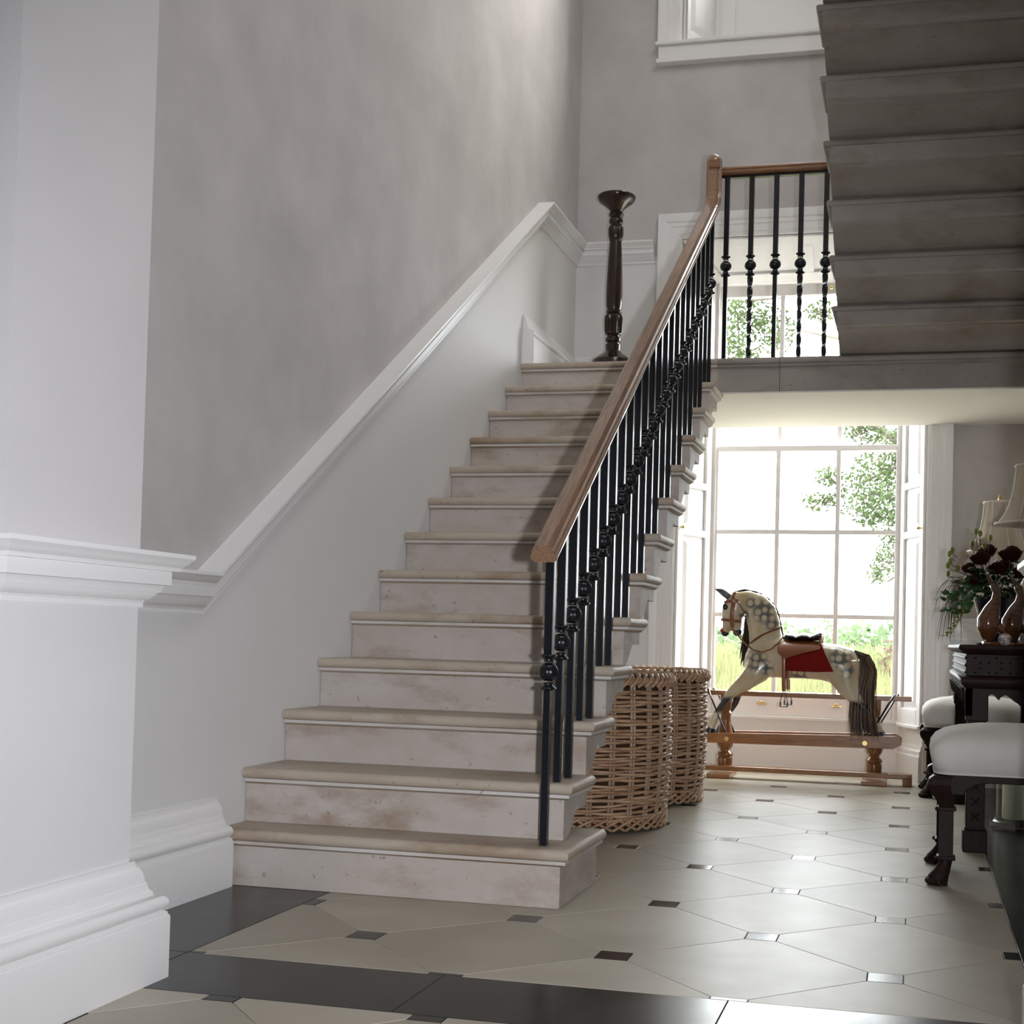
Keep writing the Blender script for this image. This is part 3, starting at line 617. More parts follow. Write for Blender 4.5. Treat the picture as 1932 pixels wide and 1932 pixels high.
GZ = zt - .02
gr = MB().sweep([(BX + .02, 2.735, GZ), (1.60, 2.735, GZ)], [(-Y_, Z)], [(a, b * .8) for a, b in HR]); gr.box(BX - .02, BX + .03, 2.60, 2.76, GZ - .02, GZ + .018)
obj('gallery_rail', gr, M['oakx'], bl, smooth=True, angle=35)
obj('gallery_core_rail', MB().box(BX + .02, 1.60, 2.722, 2.748, GZ - .034, GZ - .022), M['iron'], bl)
kn = MB()
prof = [(.014, -.052), (.021, -.050), (.024, -.046), (.021, -.042), (.015, -.039), (.013, -.034), (.015, -.029)]
prof2 = [(.0275 * math.cos(a), .027 * math.sin(a)) for a in [math.radians(d) for d in range(-68, 70, 17)]]
kn.lathe(prof, 0, 0, 0, 16); kn.lathe(prof2, 0, 0, 0, 32, lobes=8, amp=.10); kn.lathe([(r, -z) for r, z in prof][::-1], 0, 0, 0, 16)
knob_mesh = None
def baluster(x, y, zb, zk, ztop, twisted=False):
    global knob_mesh
    h = .0125; mb = MB(); 
    hl = .0105
    if twisted:
        R = []; zt_ = zk - .05; n = 40
        for i in range(n + 1):
            z = zb + (zt_ - zb) * i / n; f = min(1, max(0, (zt_ - .10 - z) / .06)) if i < n else 0
            a0 = min(max(z - zb, 0), zt_ - zb) * 26
            hh = hl * (1 - .12 * f)
            R.append([(x + hh * 1.41 * math.cos(a0 * 1.0 + PI / 4 + q * PI / 2), y + hh * 1.41 * math.sin(a0 + PI / 4 + q * PI / 2), z) for q in range(4)])
        mb.rings(R)
    else: mb.box(x - hl, x + hl, y - hl, y + hl, zb, zk - .045)
    mb.box(x - h, x + h, y - h, y + h, zk + .045, ztop)
    b = obj('baluster', mb, M['iron'], bl, bevel=.0015, at=(x, y, zb))
    if knob_mesh is None:
        k = obj('knop', kn, M['iron'], b, smooth=True, angle=60, at=(0, 0, 0)); knob_mesh = k.data
    else:
        k = bpy.data.objects.new('knop', knob_mesh); C.objects.link(k); k.parent = b
    k.location = (0, 0, zk - zb)
for k in range(23):
    y = -.071 + .122 * k
    n = 1 if y < 0 else int(y / G) + 2
    zb = min(n, 13) * H
    baluster(BX, y, zb, .652 + .6865 * (y + .071), rz(y) + .012)
for k in range(5): baluster(1.037 + .1225 * k, 2.735, LZ, LZ + .468, GZ - .01, k in (1, 3, 4))

# ------------------------------------------------------------------ torchere on the landing
tc = thing('torchere', (.335, 3.3, LZ), 'tall dark mahogany torchere pedestal standing on the half landing', 'pedestal')
def tlathe(name, prof, n=28, lobes=0, amp=0, m='mahogany'): return obj(name, MB().lathe(prof, .335, 3.3, LZ, n, lobes, amp), M[m], tc, smooth=True, angle=35)
tlathe('base', [(.12, 0), (.125, .03), (.118, .06), (.122, .10), (.112, .135), (.085, .155), (.055, .172), (.040, .19)])
tlathe('lower_shaft', [(.040, .19), (.042, .225), (.033, .228), (.033, .236), (.041, .242), (.043, .252), (.041, .262), (.034, .268), (.034, .276), (.043, .28), (.043, .285)])
tlathe('reeded_drum', [(.042, .285), (.046, .30), (.048, .345), (.047, .38), (.040, .392), (.037, .396)], 40, 20, .10)
tlathe('shaft', [(.037, .396), (.043, .402), (.043, .410), (.038, .416), (.044, .44), (.0455, .50), (.043, .60), (.037, .73), (.033, .80), (.036, .803), (.036, .808)])
tlathe('upper_drum', [(.032, .808), (.038, .82), (.0405, .84), (.041, .868), (.038, .878), (.033, .884)], 40, 16, .10)
tlathe('collar', [(.033, .884), (.030, .892), (.037, .90), (.039, .912), (.036, .924), (.031, .93), (.037, .937), (.042, .948), (.038, .958), (.031, .964)])
tlathe('dish', [(.031, .964), (.040, .975), (.052, .988), (.072, 1.004), (.092, 1.018), (.104, 1.034), (.106, 1.046), (.101, 1.052), (.09, 1.048), (.02, 1.040)])

# ------------------------------------------------------------------ wicker baskets
def make_basket(cx, cy, label):
    t = thing('log_basket', (cx, cy, 0), label, 'basket', 'wicker baskets under the stairs')
    r0, hgt = .355, .565
    rad = lambda z: r0 + .012 * math.sin(PI * z / hgt) - .012 * (1 - z / hgt) ** 2
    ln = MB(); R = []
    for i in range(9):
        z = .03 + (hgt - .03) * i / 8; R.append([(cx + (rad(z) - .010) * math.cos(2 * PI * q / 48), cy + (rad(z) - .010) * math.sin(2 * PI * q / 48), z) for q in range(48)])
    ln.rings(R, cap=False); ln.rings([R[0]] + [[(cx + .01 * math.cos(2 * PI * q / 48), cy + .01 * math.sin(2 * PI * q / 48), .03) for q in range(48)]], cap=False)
    obj('shadow_lining', ln, M['wickerdark'], t)  # near-black inner sheet, its colour painting the shade behind the canes
    ns = 26
    wv = MB(); rng = random.Random(int(cx * 1000 + cy * 77))
    rows = 38; seg = ns * 3
    for i in range(rows):
        z = .055 + (hgt - .075) * i / (rows - 1); ph = i % 2; tk = rng.uniform(.0060, .0082); off = rng.uniform(0, 6.28); jit = rng.uniform(-.003, .003); pts = []
        for q in range(seg):
            a = 2 * PI * q / seg; s = math.cos(a * ns / 2 + PI * ph)
            r = rad(z) + .009 * s + rng.uniform(-.0012, .0012)
            pts.append((cx + r * math.cos(a), cy + r * math.sin(a), z + .004 * math.sin(a * 2 + off) + .003 * math.sin(a * 5 + off * 2) + jit))
        wv.tube(pts, tk, 5, closed=True, ref=(0, 0, 1))
    o = obj('weave', wv, M['wicker'], t, smooth=True, angle=80); o['kind'] = 'stuff'
    sm = MB(); 
    for d in (-.007, .007): sm.tube([(rad(z), d, z) for z in [.03 + (hgt - .02) * k / 8 for k in range(9)]], .0062, 6)
    me = None
    for q in range(ns):
        a = 2 * PI * (q + .0) / ns
        if me is None: s = obj('stake', sm, M['wicker2'], t, smooth=True, at=(0, 0, 0)); me = s.data
        else: s = bpy.data.objects.new('stake', me); C.objects.link(s); s.parent = t
        s.location = (0, 0, 0); s.rotation_euler = (0, 0, a)
    # braided rim: canes wrapped slantwise round the top hoop
    rm = MB(); nr = 64
    for q in range(nr):
        a0 = 2 * PI * q / nr; pts = []
        for k in range(7):
            th = -1.0 + 4.6 * k / 6; a = a0 + .24 * k / 6; rr = .026
            r = rad(hgt) + rr * math.cos(th) * .9 + .004; pts.append((cx + r * math.cos(a), cy + r * math.sin(a), hgt + .022 + rr * math.sin(th)))
        rm.tube(pts, rng.uniform(.0065, .0085), 5)
    rm.tube([(cx + rad(hgt) * math.cos(2 * PI * q / 48), cy + rad(hgt) * math.sin(2 * PI * q / 48), hgt + .02) for q in range(48)], .016, 6, closed=True, ref=(0, 0, 1))
    obj('braided_rim', rm, M['wicker'], t, smooth=True, angle=80)
    ft = MB(); nf = 40
    for q in range(nf):
        a0 = 2 * PI * q / nf
        for d in (1, -1):
            pts = [(cx + (rad(0.03) + .010 + .004 * d) * math.cos(a0 + d * .26 * k / 4), cy + (rad(.03) + .010 + .004 * d) * math.sin(a0 + d * .26 * k / 4), .012 + .045 * k / 4) for k in range(5)]
            ft.tube(pts, .0062, 5)
    obj('foot_braid', ft, M['wicker'], t, smooth=True, angle=80)
make_basket(.66, 1.55, 'near wicker log basket under the stairs, partly hidden by the lower steps')
make_basket(.668, 2.42, 'far wicker log basket behind the near one, next to the rocking horse')

# ------------------------------------------------------------------ rocking horse
HO = V((1.42, 3.58, 0)); HY = 3.58
M['horse'] = horse_mat()
hs = thing('rocking_horse', HO, 'dapple grey wooden rocking horse with red saddle cloth in front of the tall window', 'rocking horse')
def hp_(pts, y=HY): return [V((p[0], y + (p[2] if len(p) > 2 else 0), p[1])) for p in pts]
bmb = MB()
def limb(pts, rads, rys=None, n=16): bmb.tube(hp_(pts), rads, n, ry=rys, ref=(0, 1, 0))
# in tube() with ref=Y the first radius lies in the XZ plane, the second across
limb([(1.068, .63), (1.085, .63), (1.12, .645), (1.18, .668), (1.25, .672), (1.33, .662), (1.42, .658), (1.50, .654), (1.56, .645), (1.62, .628), (1.655, .61), (1.678, .60)],
     [.025, .055, .088, .112, .115, .106, .102, .103, .108, .108, .085, .03], [.03, .05, .075, .092, .10, .105, .108, .108, .112, .105, .075, .03])
limb([(1.19, .68), (1.185, .75), (1.178, .80), (1.168, .86), (1.150, .915), (1.118, .958), (1.07, .985), (1.02, .985)],
     [.10, .096, .092, .092, .090, .076, .055, .045], [.085, .072, .062, .056, .05, .046, .042, .04])
# head: cranium and cheek, face, upper jaw, lower jaw
limb([(1.045, 1.005), (1.015, .975), (.998, .935), (.990, .89), (.982, .85), (.968, .825)], [.035, .058, .066, .060, .048, .034], [.035, .043, .046, .042, .033, .028])
limb([(.975, .85), (.962, .82), (.955, .80), (.955, .788)], [.034, .027, .022, .012], [.03, .028, .026, .016])
limb([(1.02, .86), (1.022, .83), (1.018, .805), (1.016, .790)], [.028, .022, .02, .012], [.028, .024, .021, .014])
for sy in (-1, 1):
    o = .058 * sy; ex = 0 if sy < 0 else .05
    limb([(1.17, .64, o * .8), (1.13, .575, o), (1.08, .53, o), (1.025 + ex * .3, .485, o * 1.1), (.99 + ex * .6, .452, o * 1.1), (.962 + ex, .408, o * 1.1), (.934 + ex, .366, o * 1.1), (.912 + ex, .318, o * 1.1), (.900 + ex, .285, o * 1.1), (.893 + ex, .262, o * 1.1)],
         [.085, .062, .046, .034, .026, .019, .018, .024, .022, .026], [.05, .045, .036, .027, .022, .017, .016, .021, .02, .023])
    limb([(1.60, .64, o * .8), (1.62, .57, o), (1.645, .51, o * 1.05), (1.675, .465, o * 1.1), (1.715, .425, o * 1.1), (1.755, .385, o * 1.1), (1.785, .345, o * 1.1), (1.802, .305, o * 1.1), (1.808, .275, o * 1.1)],
         [.10, .085, .06, .038, .028, .02, .018, .023, .025], [.06, .052, .042, .03, .024, .018, .017, .02, .022])
body = obj('body', bmb, M['horse'], hs)
rm = body.modifiers.new('r', 'REMESH'); rm.mode = 'VOXEL'; rm.voxel_size = .0065
sm = body.modifiers.new('s', 'SMOOTH'); sm.factor = .5; sm.iterations = 7
mesh_apply(body); body.data.polygons.foreach_set('use_smooth', [True] * len(body.data.polygons)); 
if not body.data.materials: body.data.materials.append(M['horse'])
for sy in (-1, 1):
    e = MB(); b0 = V((.962, HY + sy * .026, 1.012)); tip = V((.897, HY + sy * .034, 1.043))
    e.tube([b0 + V((.012, 0, -.012)), b0 + V((-.008, 0, .004)), b0.lerp(tip, .5) + V((0, 0, .003)), b0.lerp(tip, .85), tip], [.022, .026, .019, .008, .001], 12, ry=[.020, .022, .017, .008, .001])
    obj('ear', e, M['earpaint'], hs, smooth=True)
    e = MB().sphere((.956, HY + sy * .040, .942), .015, .008, .017); obj('eye', e, M['hoof'], hs, smooth=True)
    e = MB().sphere((.938, HY + sy * .014, .812), .011, .012, .012); obj('nostril', e, M['red'], hs, smooth=True)
    ex = 0 if sy < 0 else .05
    yy = HY + .058 * 1.1 * sy
    e = MB(); e.tube([(.896 + ex, yy, .272), (.888 + ex, yy, .25), (.878 + ex, yy, .225), (.872 + ex, yy, .213)], [.027, .031, .036, .037], 14, ry=[.024, .028, .033, .034]); obj('hoof', e, M['hoof'], hs, smooth=True)
    e = MB(); e.tube([(1.804, yy, .285), (1.810, yy, .26), (1.818, yy, .235), (1.822, yy, .224)], [.024, .03, .036, .037], 14, ry=[.022, .027, .033, .034]); obj('hoof', e, M['hoof'], hs, smooth=True)
lip = MB(); lip.sphere((.954, HY, .798), .024, .027, .021); obj('upper_lip', lip, M['hoof'], hs, smooth=True)
lip = MB(); lip.sphere((1.022, HY, .804), .025, .024, .024); obj('lower_lip', lip, M['hoof'], hs, smooth=True)
def strands(name, roots, tips, n, m, sag, rad=.0028, seed=1, spread=.02, parent=None, arch=None):
    rng = random.Random(seed); mbx = MB()
    for i in range(n):
        u = rng.random(); r = roots(u, rng); t = tips(u, rng); ln = rng.uniform(.86, 1.0); pts = []
        for k in range(6):
            s = k / 5; p = r.lerp(t, s * ln)
            if arch: p = p + arch(s, u)
            p = p + V((math.sin(s * 5 + i) * .004 * s, math.cos(s * 4 + i * 2) * .004 * s, 0)); pts.append(p)
        mbx.tube(pts, [rad, rad * 1.1, rad, rad * .9, rad * .7, rad * .25], 4)
    o = obj(name, mbx, m, parent or hs, smooth=True, angle=80); return o
tl_root = lambda u, r: V((1.668, HY + r.uniform(-.014, .014), .706 + r.uniform(-.012, .012)))
tl_tip = lambda u, r: V((1.655 + .155 * u, HY + r.uniform(-.04, .04) - .085, .235 + r.uniform(-.01, .03)))
def tail_arch(s, u): return V((.050 * math.sin(PI * min(s * 1.5, 1)) * (1 if s < .34 else max(0, 1 - (s - .34) * .9)) + .03 * (u - .4) * math.sin(PI * s), 0, .085 * math.sin(PI * min(s * 1.25, 1))))
strands('tail', tl_root, tl_tip, 190, M['hair'], 0, .0042, 3, arch=tail_arch)
strands('tail_fringe', tl_root, lambda u, r: V((1.645 + .175 * u, HY + r.uniform(-.06, .05) - .08, .225 + r.uniform(-.01, .02))), 70, M['hairpale'], 0, .0032, 4, arch=tail_arch)
strands('forelock_mane', lambda u, r: V((1.064 + .022 * u, HY + .03 + r.uniform(-.02, .02), .90 - .06 * u)), lambda u, r: V((1.035 + .05 * u, HY + .03 + r.uniform(-.02, .02), .60 + r.uniform(-.01, .06))), 60, M['hair'], 0, .0034, 5)
crest = [(1.00, 1.028), (1.056, 1.043), (1.133, 1.030), (1.203, .988), (1.243, .928), (1.260, .866), (1.273, .80)]
def crest_at(u):
    q = u * (len(crest) - 1.001); i = int(q); f = q - i; a, b = crest[i], crest[i + 1]; return V((a[0] + (b[0] - a[0]) * f, HY, a[1] + (b[1] - a[1]) * f))
strands('crest_mane', lambda u, r: crest_at(u) + V((0, r.uniform(-.006, .006), .002)), lambda u, r: crest_at(min(1, u + .14)) + V((-.03, .06, -.05 - .06 * u)), 130, M['hair'], 0, .003, 6, arch=lambda s, u: V((.012 * math.sin(PI * s), .0, .016 * math.sin(PI * s))))
# tack
def strap(name, pts, wd, th=.003, m='saddle', closed=False):
    return obj(name, MB().tube(pts, wd, 8, ry=th if not hasattr(th, '__len__') else th, closed=closed), M[m], hs, smooth=True, angle=60)
def ringstrap(name, c, ax, bx, rx, ry, wd, m='saddle'):      # a closed strap round the body
    pts = [V(c) + V(ax) * (rx * math.cos(a)) + V(bx) * (ry * math.sin(a)) for a in [2 * PI * k / 28 for k in range(28)]]
    nrm = V(ax).cross(V(bx)).normalized(); mbx = MB(); R = []
    for k, p in enumerate(pts):
        o = (p - V(c)).normalized(); R.append([p + nrm * wd - o * .001, p + nrm * wd + o * .003, p - nrm * wd + o * .003, p - nrm * wd - o * .001])
    mbx.rings(R, closed=True); return obj(name, mbx, M[m], hs)
ringstrap('noseband', (.986, HY, .868), (1, 0, -.09), (0, 1, 0), .056, .040, .008)
ringstrap('browband', (.998, HY, .975), (.97, 0, .12), (0, 1, 0), .054, .046, .008)
for sy in (-1, 1):
    strap('cheek_strap', [(1.003, HY + sy * .018, 1.026), (1.003, HY + sy * .040, .985), (1.000, HY + sy * .051, .94), (.995, HY + sy * .048, .885), (.995, HY + sy * .036, .83)], .0115)
    strap('throat_lash', [(1.012, HY + sy * .040, .985), (1.045, HY + sy * .051, .945), (1.066, HY + sy * .045, .91), (1.055, HY + sy * .03, .893)], .0065)
    strap('rein', [(.995, HY + sy * .036, .825), (1.03, HY + sy * .055, .79), (1.075, HY + sy * .09, .745), (1.125, HY + sy * .102, .708), (1.175, HY + sy * .112, .697), (1.225, HY + sy * .112, .715), (1.262, HY + sy * .09, .752), (1.283, HY + sy * .05, .786)], .0055, .0045)
    strap('breast_strap', [(1.105, HY + sy * .040, .745), (1.135, HY + sy * .068, .768), (1.172, HY + sy * .078, .792), (1.222, HY + sy * .068, .816), (1.262, HY + sy * .035, .832)], .013)
def drape(name, xz_poly, y_of, m, th=.004):
    """sheet lying on the horse's flank: grid of the polygon pushed out to the body side"""
    for sy in (-1, 1):
        n, k = 14, 12; top, bot = xz_poly; P = []
        lerp = lambda L, s: (lambda q: (lambda i, f: (L[i][0] + (L[i + 1][0] - L[i][0]) * f, L[i][1] + (L[i + 1][1] - L[i][1]) * f))(int(q), q - int(q)))(s * (len(L) - 1.0001))
        mbx = MB(); A, B = [], []
        for i in range(n + 1):
            t_, b_ = lerp(top, i / n), lerp(bot, i / n)
            for j in range(k + 1):
                s = j / k; x = t_[0] + (b_[0] - t_[0]) * s; z = t_[1] + (b_[1] - t_[1]) * s; y = HY + sy * y_of(x, z)
                A.append((x, y, z)); B.append((x, y + sy * th, z))
        N_ = len(A); fs = []
        for i in range(n):
            for j in range(k):
                a = i * (k + 1) + j; q = (a, a + 1, a + k + 2, a + k + 1); fs.append(q); fs.append(tuple(z + N_ for z in q[::-1]))
        for i in range(n):
            for j in (0, k):
                a = i * (k + 1) + j; b = a + k + 1; fs.append((a, b, b + N_, a + N_))
        for j in range(k):
            for i in (0, n):
                a = i * (k + 1) + j; fs.append((a, a + 1, a + 1 + N_, a + N_))
        mbx.add(A + B, fs); obj(name, mbx, M[m], hs, smooth=True)
def side(x, z, extra=0.0): # half width of the trunk at height z
    c, rz_, ry_ = .660, .107, .110; q = max(0.0, 1 - ((z - c) / rz_) ** 2); return ry_ * math.sqrt(q) + extra
drape('saddle_cloth', ([(1.285, .768), (1.36, .768), (1.42, .766), (1.485, .764)], [(1.300, .600), (1.39, .598), (1.48, .597), (1.562, .602)]), lambda x, z: side(x, max(z, .62), .008), 'redcloth')
drape('saddle_flap', ([(1.254, .745), (1.30, .768), (1.39, .768), (1.487, .762)], [(1.262, .695), (1.295, .664), (1.385, .695), (1.487, .722)]), lambda x, z: side(x, z, .016), 'saddle', .008)
seat = MB()
seat.tube([(1.278, HY, .774), (1.30, HY, .785), (1.335, HY, .784), (1.352, HY, .778), (1.385, HY, .789), (1.415, HY, .786), (1.428, HY, .780), (1.46, HY, .789), (1.485, HY, .797), (1.495, HY, .795)], [.008, .018, .021, .016, .021, .021, .016, .023, .027, .020], 16, ry=[.03, .065, .078, .078, .082, .084, .082, .085, .085, .07], ref=(0, 1, 0))
obj('saddle_seat', seat, M['blackleather'], hs, smooth=True, angle=60)
cant = MB(); cant.tube([(1.482, HY - .09, .745), (1.490, HY - .075, .79), (1.495, HY - .03, .81), (1.495, HY + .03, .81), (1.490, HY + .075, .79), (1.482, HY + .09, .745)], .006, 8); obj('cantle', cant, M['saddle'], hs, smooth=True)
for sy in (-1, 1):
    strap('stirrup_leather', [(1.295, HY + sy * .122, .70), (1.296, HY + sy * .126, .64), (1.297, HY + sy * .122, .57), (1.299, HY + sy * .118, .49)], .011, .0025)
    x = 1.299 + (.035 if sy > 0 else 0); yy = HY + sy * .118
    s = MB(); s.tube([(1.298, yy, .492), (1.288, yy, .470), (1.280, yy, .43), (1.281, yy, .405), (1.318, yy, .405), (1.320, yy, .43), (1.310, yy, .470), (1.302, yy, .492)], .0025, 6); s.tube([(1.281, yy, .43), (1.281, yy, .405)], .005, 6); s.tube([(1.319, yy, .43), (1.319, yy, .405)], .005, 6)
    obj('stirrup', s, M['steel'], hs, smooth=True)
ringstrap('girth_strap', (1.305, HY, .660), (0, 1, 0), (0, 0, 1), .112, .109, .012)
# stand
SYF, SYB = 3.475, 3.685
def beam(name, x0, x1, y0, y1, z0, z1, m='horsewood', bev=.004): return obj(name, MB().box(x0, x1, y0, y1, z0, z1), M[m], hs, bevel=bev)
ym = (SYF + SYB) / 2
beam('top_rail', .845, 1.975, ym - .03, ym + .03, .452, .478)
beam('base_rail', .86, 1.985, ym - .085, ym + .0, .040, .066)
for x in (.95, 1.785): beam('foot_block', x - .065, x + .065, SYF - .02, SYB + .05, .0, .026)
beam('foot_block', 1.935, 1.985, ym - .085, ym, .0, .040)
for x in (.968, 1.783):
    p = MB().lathe([(.041, .066), (.043, .098), (.041, .108), (.036, .113), (.043, .118), (.045, .126), (.040, .136), (.030, .142), (.027, .150), (.034, .158), (.043, .172), (.046, .188), (.0445, .21), (.040, .25), (.030, .30), (.027, .34), (.031, .346), (.034, .353), (.029, .360), (.026, .366), (.031, .38), (.033, .41), (.033, .452)], x, ym, 0, 24)
    obj('post', p, M['postwood'], hs, smooth=True, angle=40)
for y in (SYF, SYB):
    poly = [(.845, .192), (1.885, .200), (1.925, .222), (1.925, .250), (1.895, .268), (.845, .246)]
    o = obj('hoof_rail', MB().prism(poly, 'y', y, y + .022), M['horsewood'], hs, bevel=.003)
    for x, z in ((.99, .218), (1.735, .225)):
        b = MB(); b.tube([(x, y - .008, z), (x, y + .001, z)], .013, 16); b.tube([(x, y - .013, z), (x, y - .006, z)], .007, 12); obj('bolt', b, M['brass'], o, smooth=True)
for x0, x1, nm in ((.872, .990, 'swing_iron'), (1.885, 1.735, 'swing_iron')):
    for y in (SYF + .03, SYB - .008):
        d = 0 if y < ym else .02
        i = MB().tube([(x0 + d, ym - .025 if y < ym else ym + .025, .485), (x0 + d + (x1 - x0) * .15, y, .45), (x1 + d, y, .225)], .005, 8); obj(nm, i, M['iron'], hs, smooth=True)
    br = MB().tube([(x0, ym - .04, .482), (x0, ym + .04, .482)], .006, 8); obj('swing_bracket', br, M['iron'], hs)

# ------------------------------------------------------------------ console table
TX0, TX1, TY0, TY1, TZ = 2.15, 2.58, 1.335, 2.95, .762
tb = thing('console_table', ((TX0 + TX1) / 2, (TY0 + TY1) / 2, 0), 'dark carved rosewood console table with greek key frieze against the right wall', 'table')
TOP = [(-.05, 0), (0, 0), (.004, -.004), (.006, -.012), (.002, -.019), (-.004, -.022), (-.009, -.028), (-.02, -.034), (-.05, -.034)]
tp = MB(); c4 = [(TX0, TY0, TZ), (TX1, TY0, TZ), (TX1, TY1, TZ), (TX0, TY1, TZ), (TX0, TY0, TZ)]
R = []
for (x, y, z), (sx, sy) in zip(c4[:4], ((-1, -1), (1, -1), (1, 1), (-1, 1))): R.append([(x + sx * a, y + sy * a, z + b) for a, b in TOP])
tp.rings(R, closed=True); tp.box(TX0 + .04, TX1 - .04, TY0 + .04, TY1 - .04, TZ - .034, TZ); obj('table_top', tp, M['darkwood'], tb, smooth=True, angle=30)
fx0, fx1, fy0, fy1 = TX0 + .022, TX1 - .022, TY0 + .022, TY1 - .022
fz = MB(); fz.box(fx0, fx1, fy0, fy1, TZ - .115, TZ - .034); obj('frieze', fz, M['darkwood'], tb, bevel=.003)
# greek key carving on the end, raised fillets
key = MB(); 
def kbar(x0, x1, z0, z1): key.box(x0, x1, fy0 - .004, fy0 + .004, z0, z1)
zt_, zb_ = TZ - .045, TZ - .105; cell = .075; kx = fx0 + .03
for k in range(5):
    a = kx + k * cell; tq = .0055
    kbar(a, a + cell - .012, zt_ - tq, zt_); kbar(a, a + tq, zb_, zt_); kbar(a, a + cell - .022, zb_, zb_ + tq); kbar(a + cell - .022 - tq, a + cell - .022, zb_, zt_ - .018); kbar(a + .018, a + cell - .022, zt_ - .018 - tq, zt_ - .018); kbar(a + .018, a + .018 + tq, zb_ + .016, zt_ - .018); kbar(a + .018, a + .034, zb_ + .016, zb_ + .016 + tq)
obj('key_carving', key, M['darkwood'], tb)
keyl = MB(); 
for z in (TZ - .055, TZ - .082, TZ - .108): keyl.box(fx0 - .005, fx0 + .004, fy0, fy1, z, z + .012)
obj('frieze_moulding', keyl, M['darkwood'], tb, bevel=.003)
# carved bulging shoulder and cusped apron
SH = [(-.03, -.115), (.004, -.115), (.016, -.122), (.019, -.132), (.014, -.146), (.005, -.156), (-.002, -.164), (-.03, -.164)]
sh = MB(); R = []
for (x, y), (sx, sy) in zip(((fx0, fy0), (fx1, fy0), (fx1, fy1), (fx0, fy1)), ((-1, -1), (1, -1), (1, 1), (-1, 1))): R.append([(x + sx * a, y + sy * a, TZ + b) for a, b in SH])
sh.rings(R, closed=True); obj('shoulder_moulding', sh, M['darkwood'], tb, smooth=True, angle=50)
cx_ = (TX0 + TX1) / 2; half = cx_ - fx0
def apron_poly(): 
    L = [(fx0, TZ - .15), (fx0, .50), (fx0 + .072, .50), (fx0 + .074, .545), (fx0 + .080, .572), (fx0 + .09, .582), (fx0 + .10, .580), (fx0 + .112, .566), (fx0 + .118, .560), (fx0 + .126, .572), (fx0 + .14, .580), (cx_ - .045, .578), (cx_ - .03, .566), (cx_ - .018, .556), (cx_ - .006, .549), (cx_, .543)]
    return L + [(2 * cx_ - x, z) for x, z in L[::-1][1:]]
obj('apron', MB().prism(apron_poly(), 'y', fy0, fy0 + .025), M['darkwood'], tb); obj('apron', MB().prism(apron_poly(), 'y', fy1 - .025, fy1), M['darkwood'], tb)
ap = MB(); n = 9; pl = [(fy0, TZ - .15), (fy0, .50)]
for k in range(n):
    a = fy0 + .06 + (fy1 - fy0 - .12) * k / n; b = fy0 + .06 + (fy1 - fy0 - .12) * (k + 1) / n
    pl += [(a, .545), (a + (b - a) * .25, .575), (a + (b - a) * .5, .583), (a + (b - a) * .75, .575)]
pl += [(fy1 - .06, .545), (fy1, .50), (fy1, TZ - .15)]
obj('side_apron', MB().prism(pl, 'x', fx0, fx0 + .025), M['darkwood'], tb)
# carved icicle pendants along the side facing the window
ic = MB()
for k in range(28):
    y = fy0 + .03 + (fy1 - fy0 - .06) * k / 27; zl = .60 - .045 * abs(math.sin(k * 1.3))
    ic.tube([(fx0 - .012, y, TZ - .165), (fx0 - .008, y, zl), (fx0 - .004, y, zl - .012)], [.008, .0075, .002], 6)
o = obj('pendant_carving', ic, M['darkwood'], tb, smooth=True); 
for x, y in ((fx0 + .042, fy0 + .042), (fx1 - .042, fy0 + .042), (fx0 + .042, fy1 - .042), (fx1 - .042, fy1 - .042)):
    lg = MB(); lg.box(x - .040, x + .040, y - .040, y + .040, .48, TZ - .16); lg.box(x - .034, x + .034, y - .034, y + .034, .085, .49); lg.box(x - .037, x + .037, y - .037, y + .037, .080, .092)
    leg = obj('leg', lg, M['darkwood'], tb, bevel=.004)
    ft = MB(); ft.box(x - .044, x + .044, y - .044, y + .044, 0, .08); obj('block_foot', ft, M['darkwood'], leg, bevel=.004)
    cv = MB(); 
    for k in range(6):
        z = .13 + .055 * k
        for a in (0, PI / 2): cv.tube([(x - .02 * math.cos(a + .78), y - .0345, z - .02 * math.sin(a + .78)), (x + .02 * math.cos(a + .78), y - .0345, z + .02 * math.sin(a + .78))], .003, 6)
    cv.box(x - .030, x - .026, y - .037, y - .033, .10, .47); cv.box(x + .026, x + .030, y - .037, y - .033, .10, .47)
    obj('fret_carving', cv, M['darkwood'], leg)

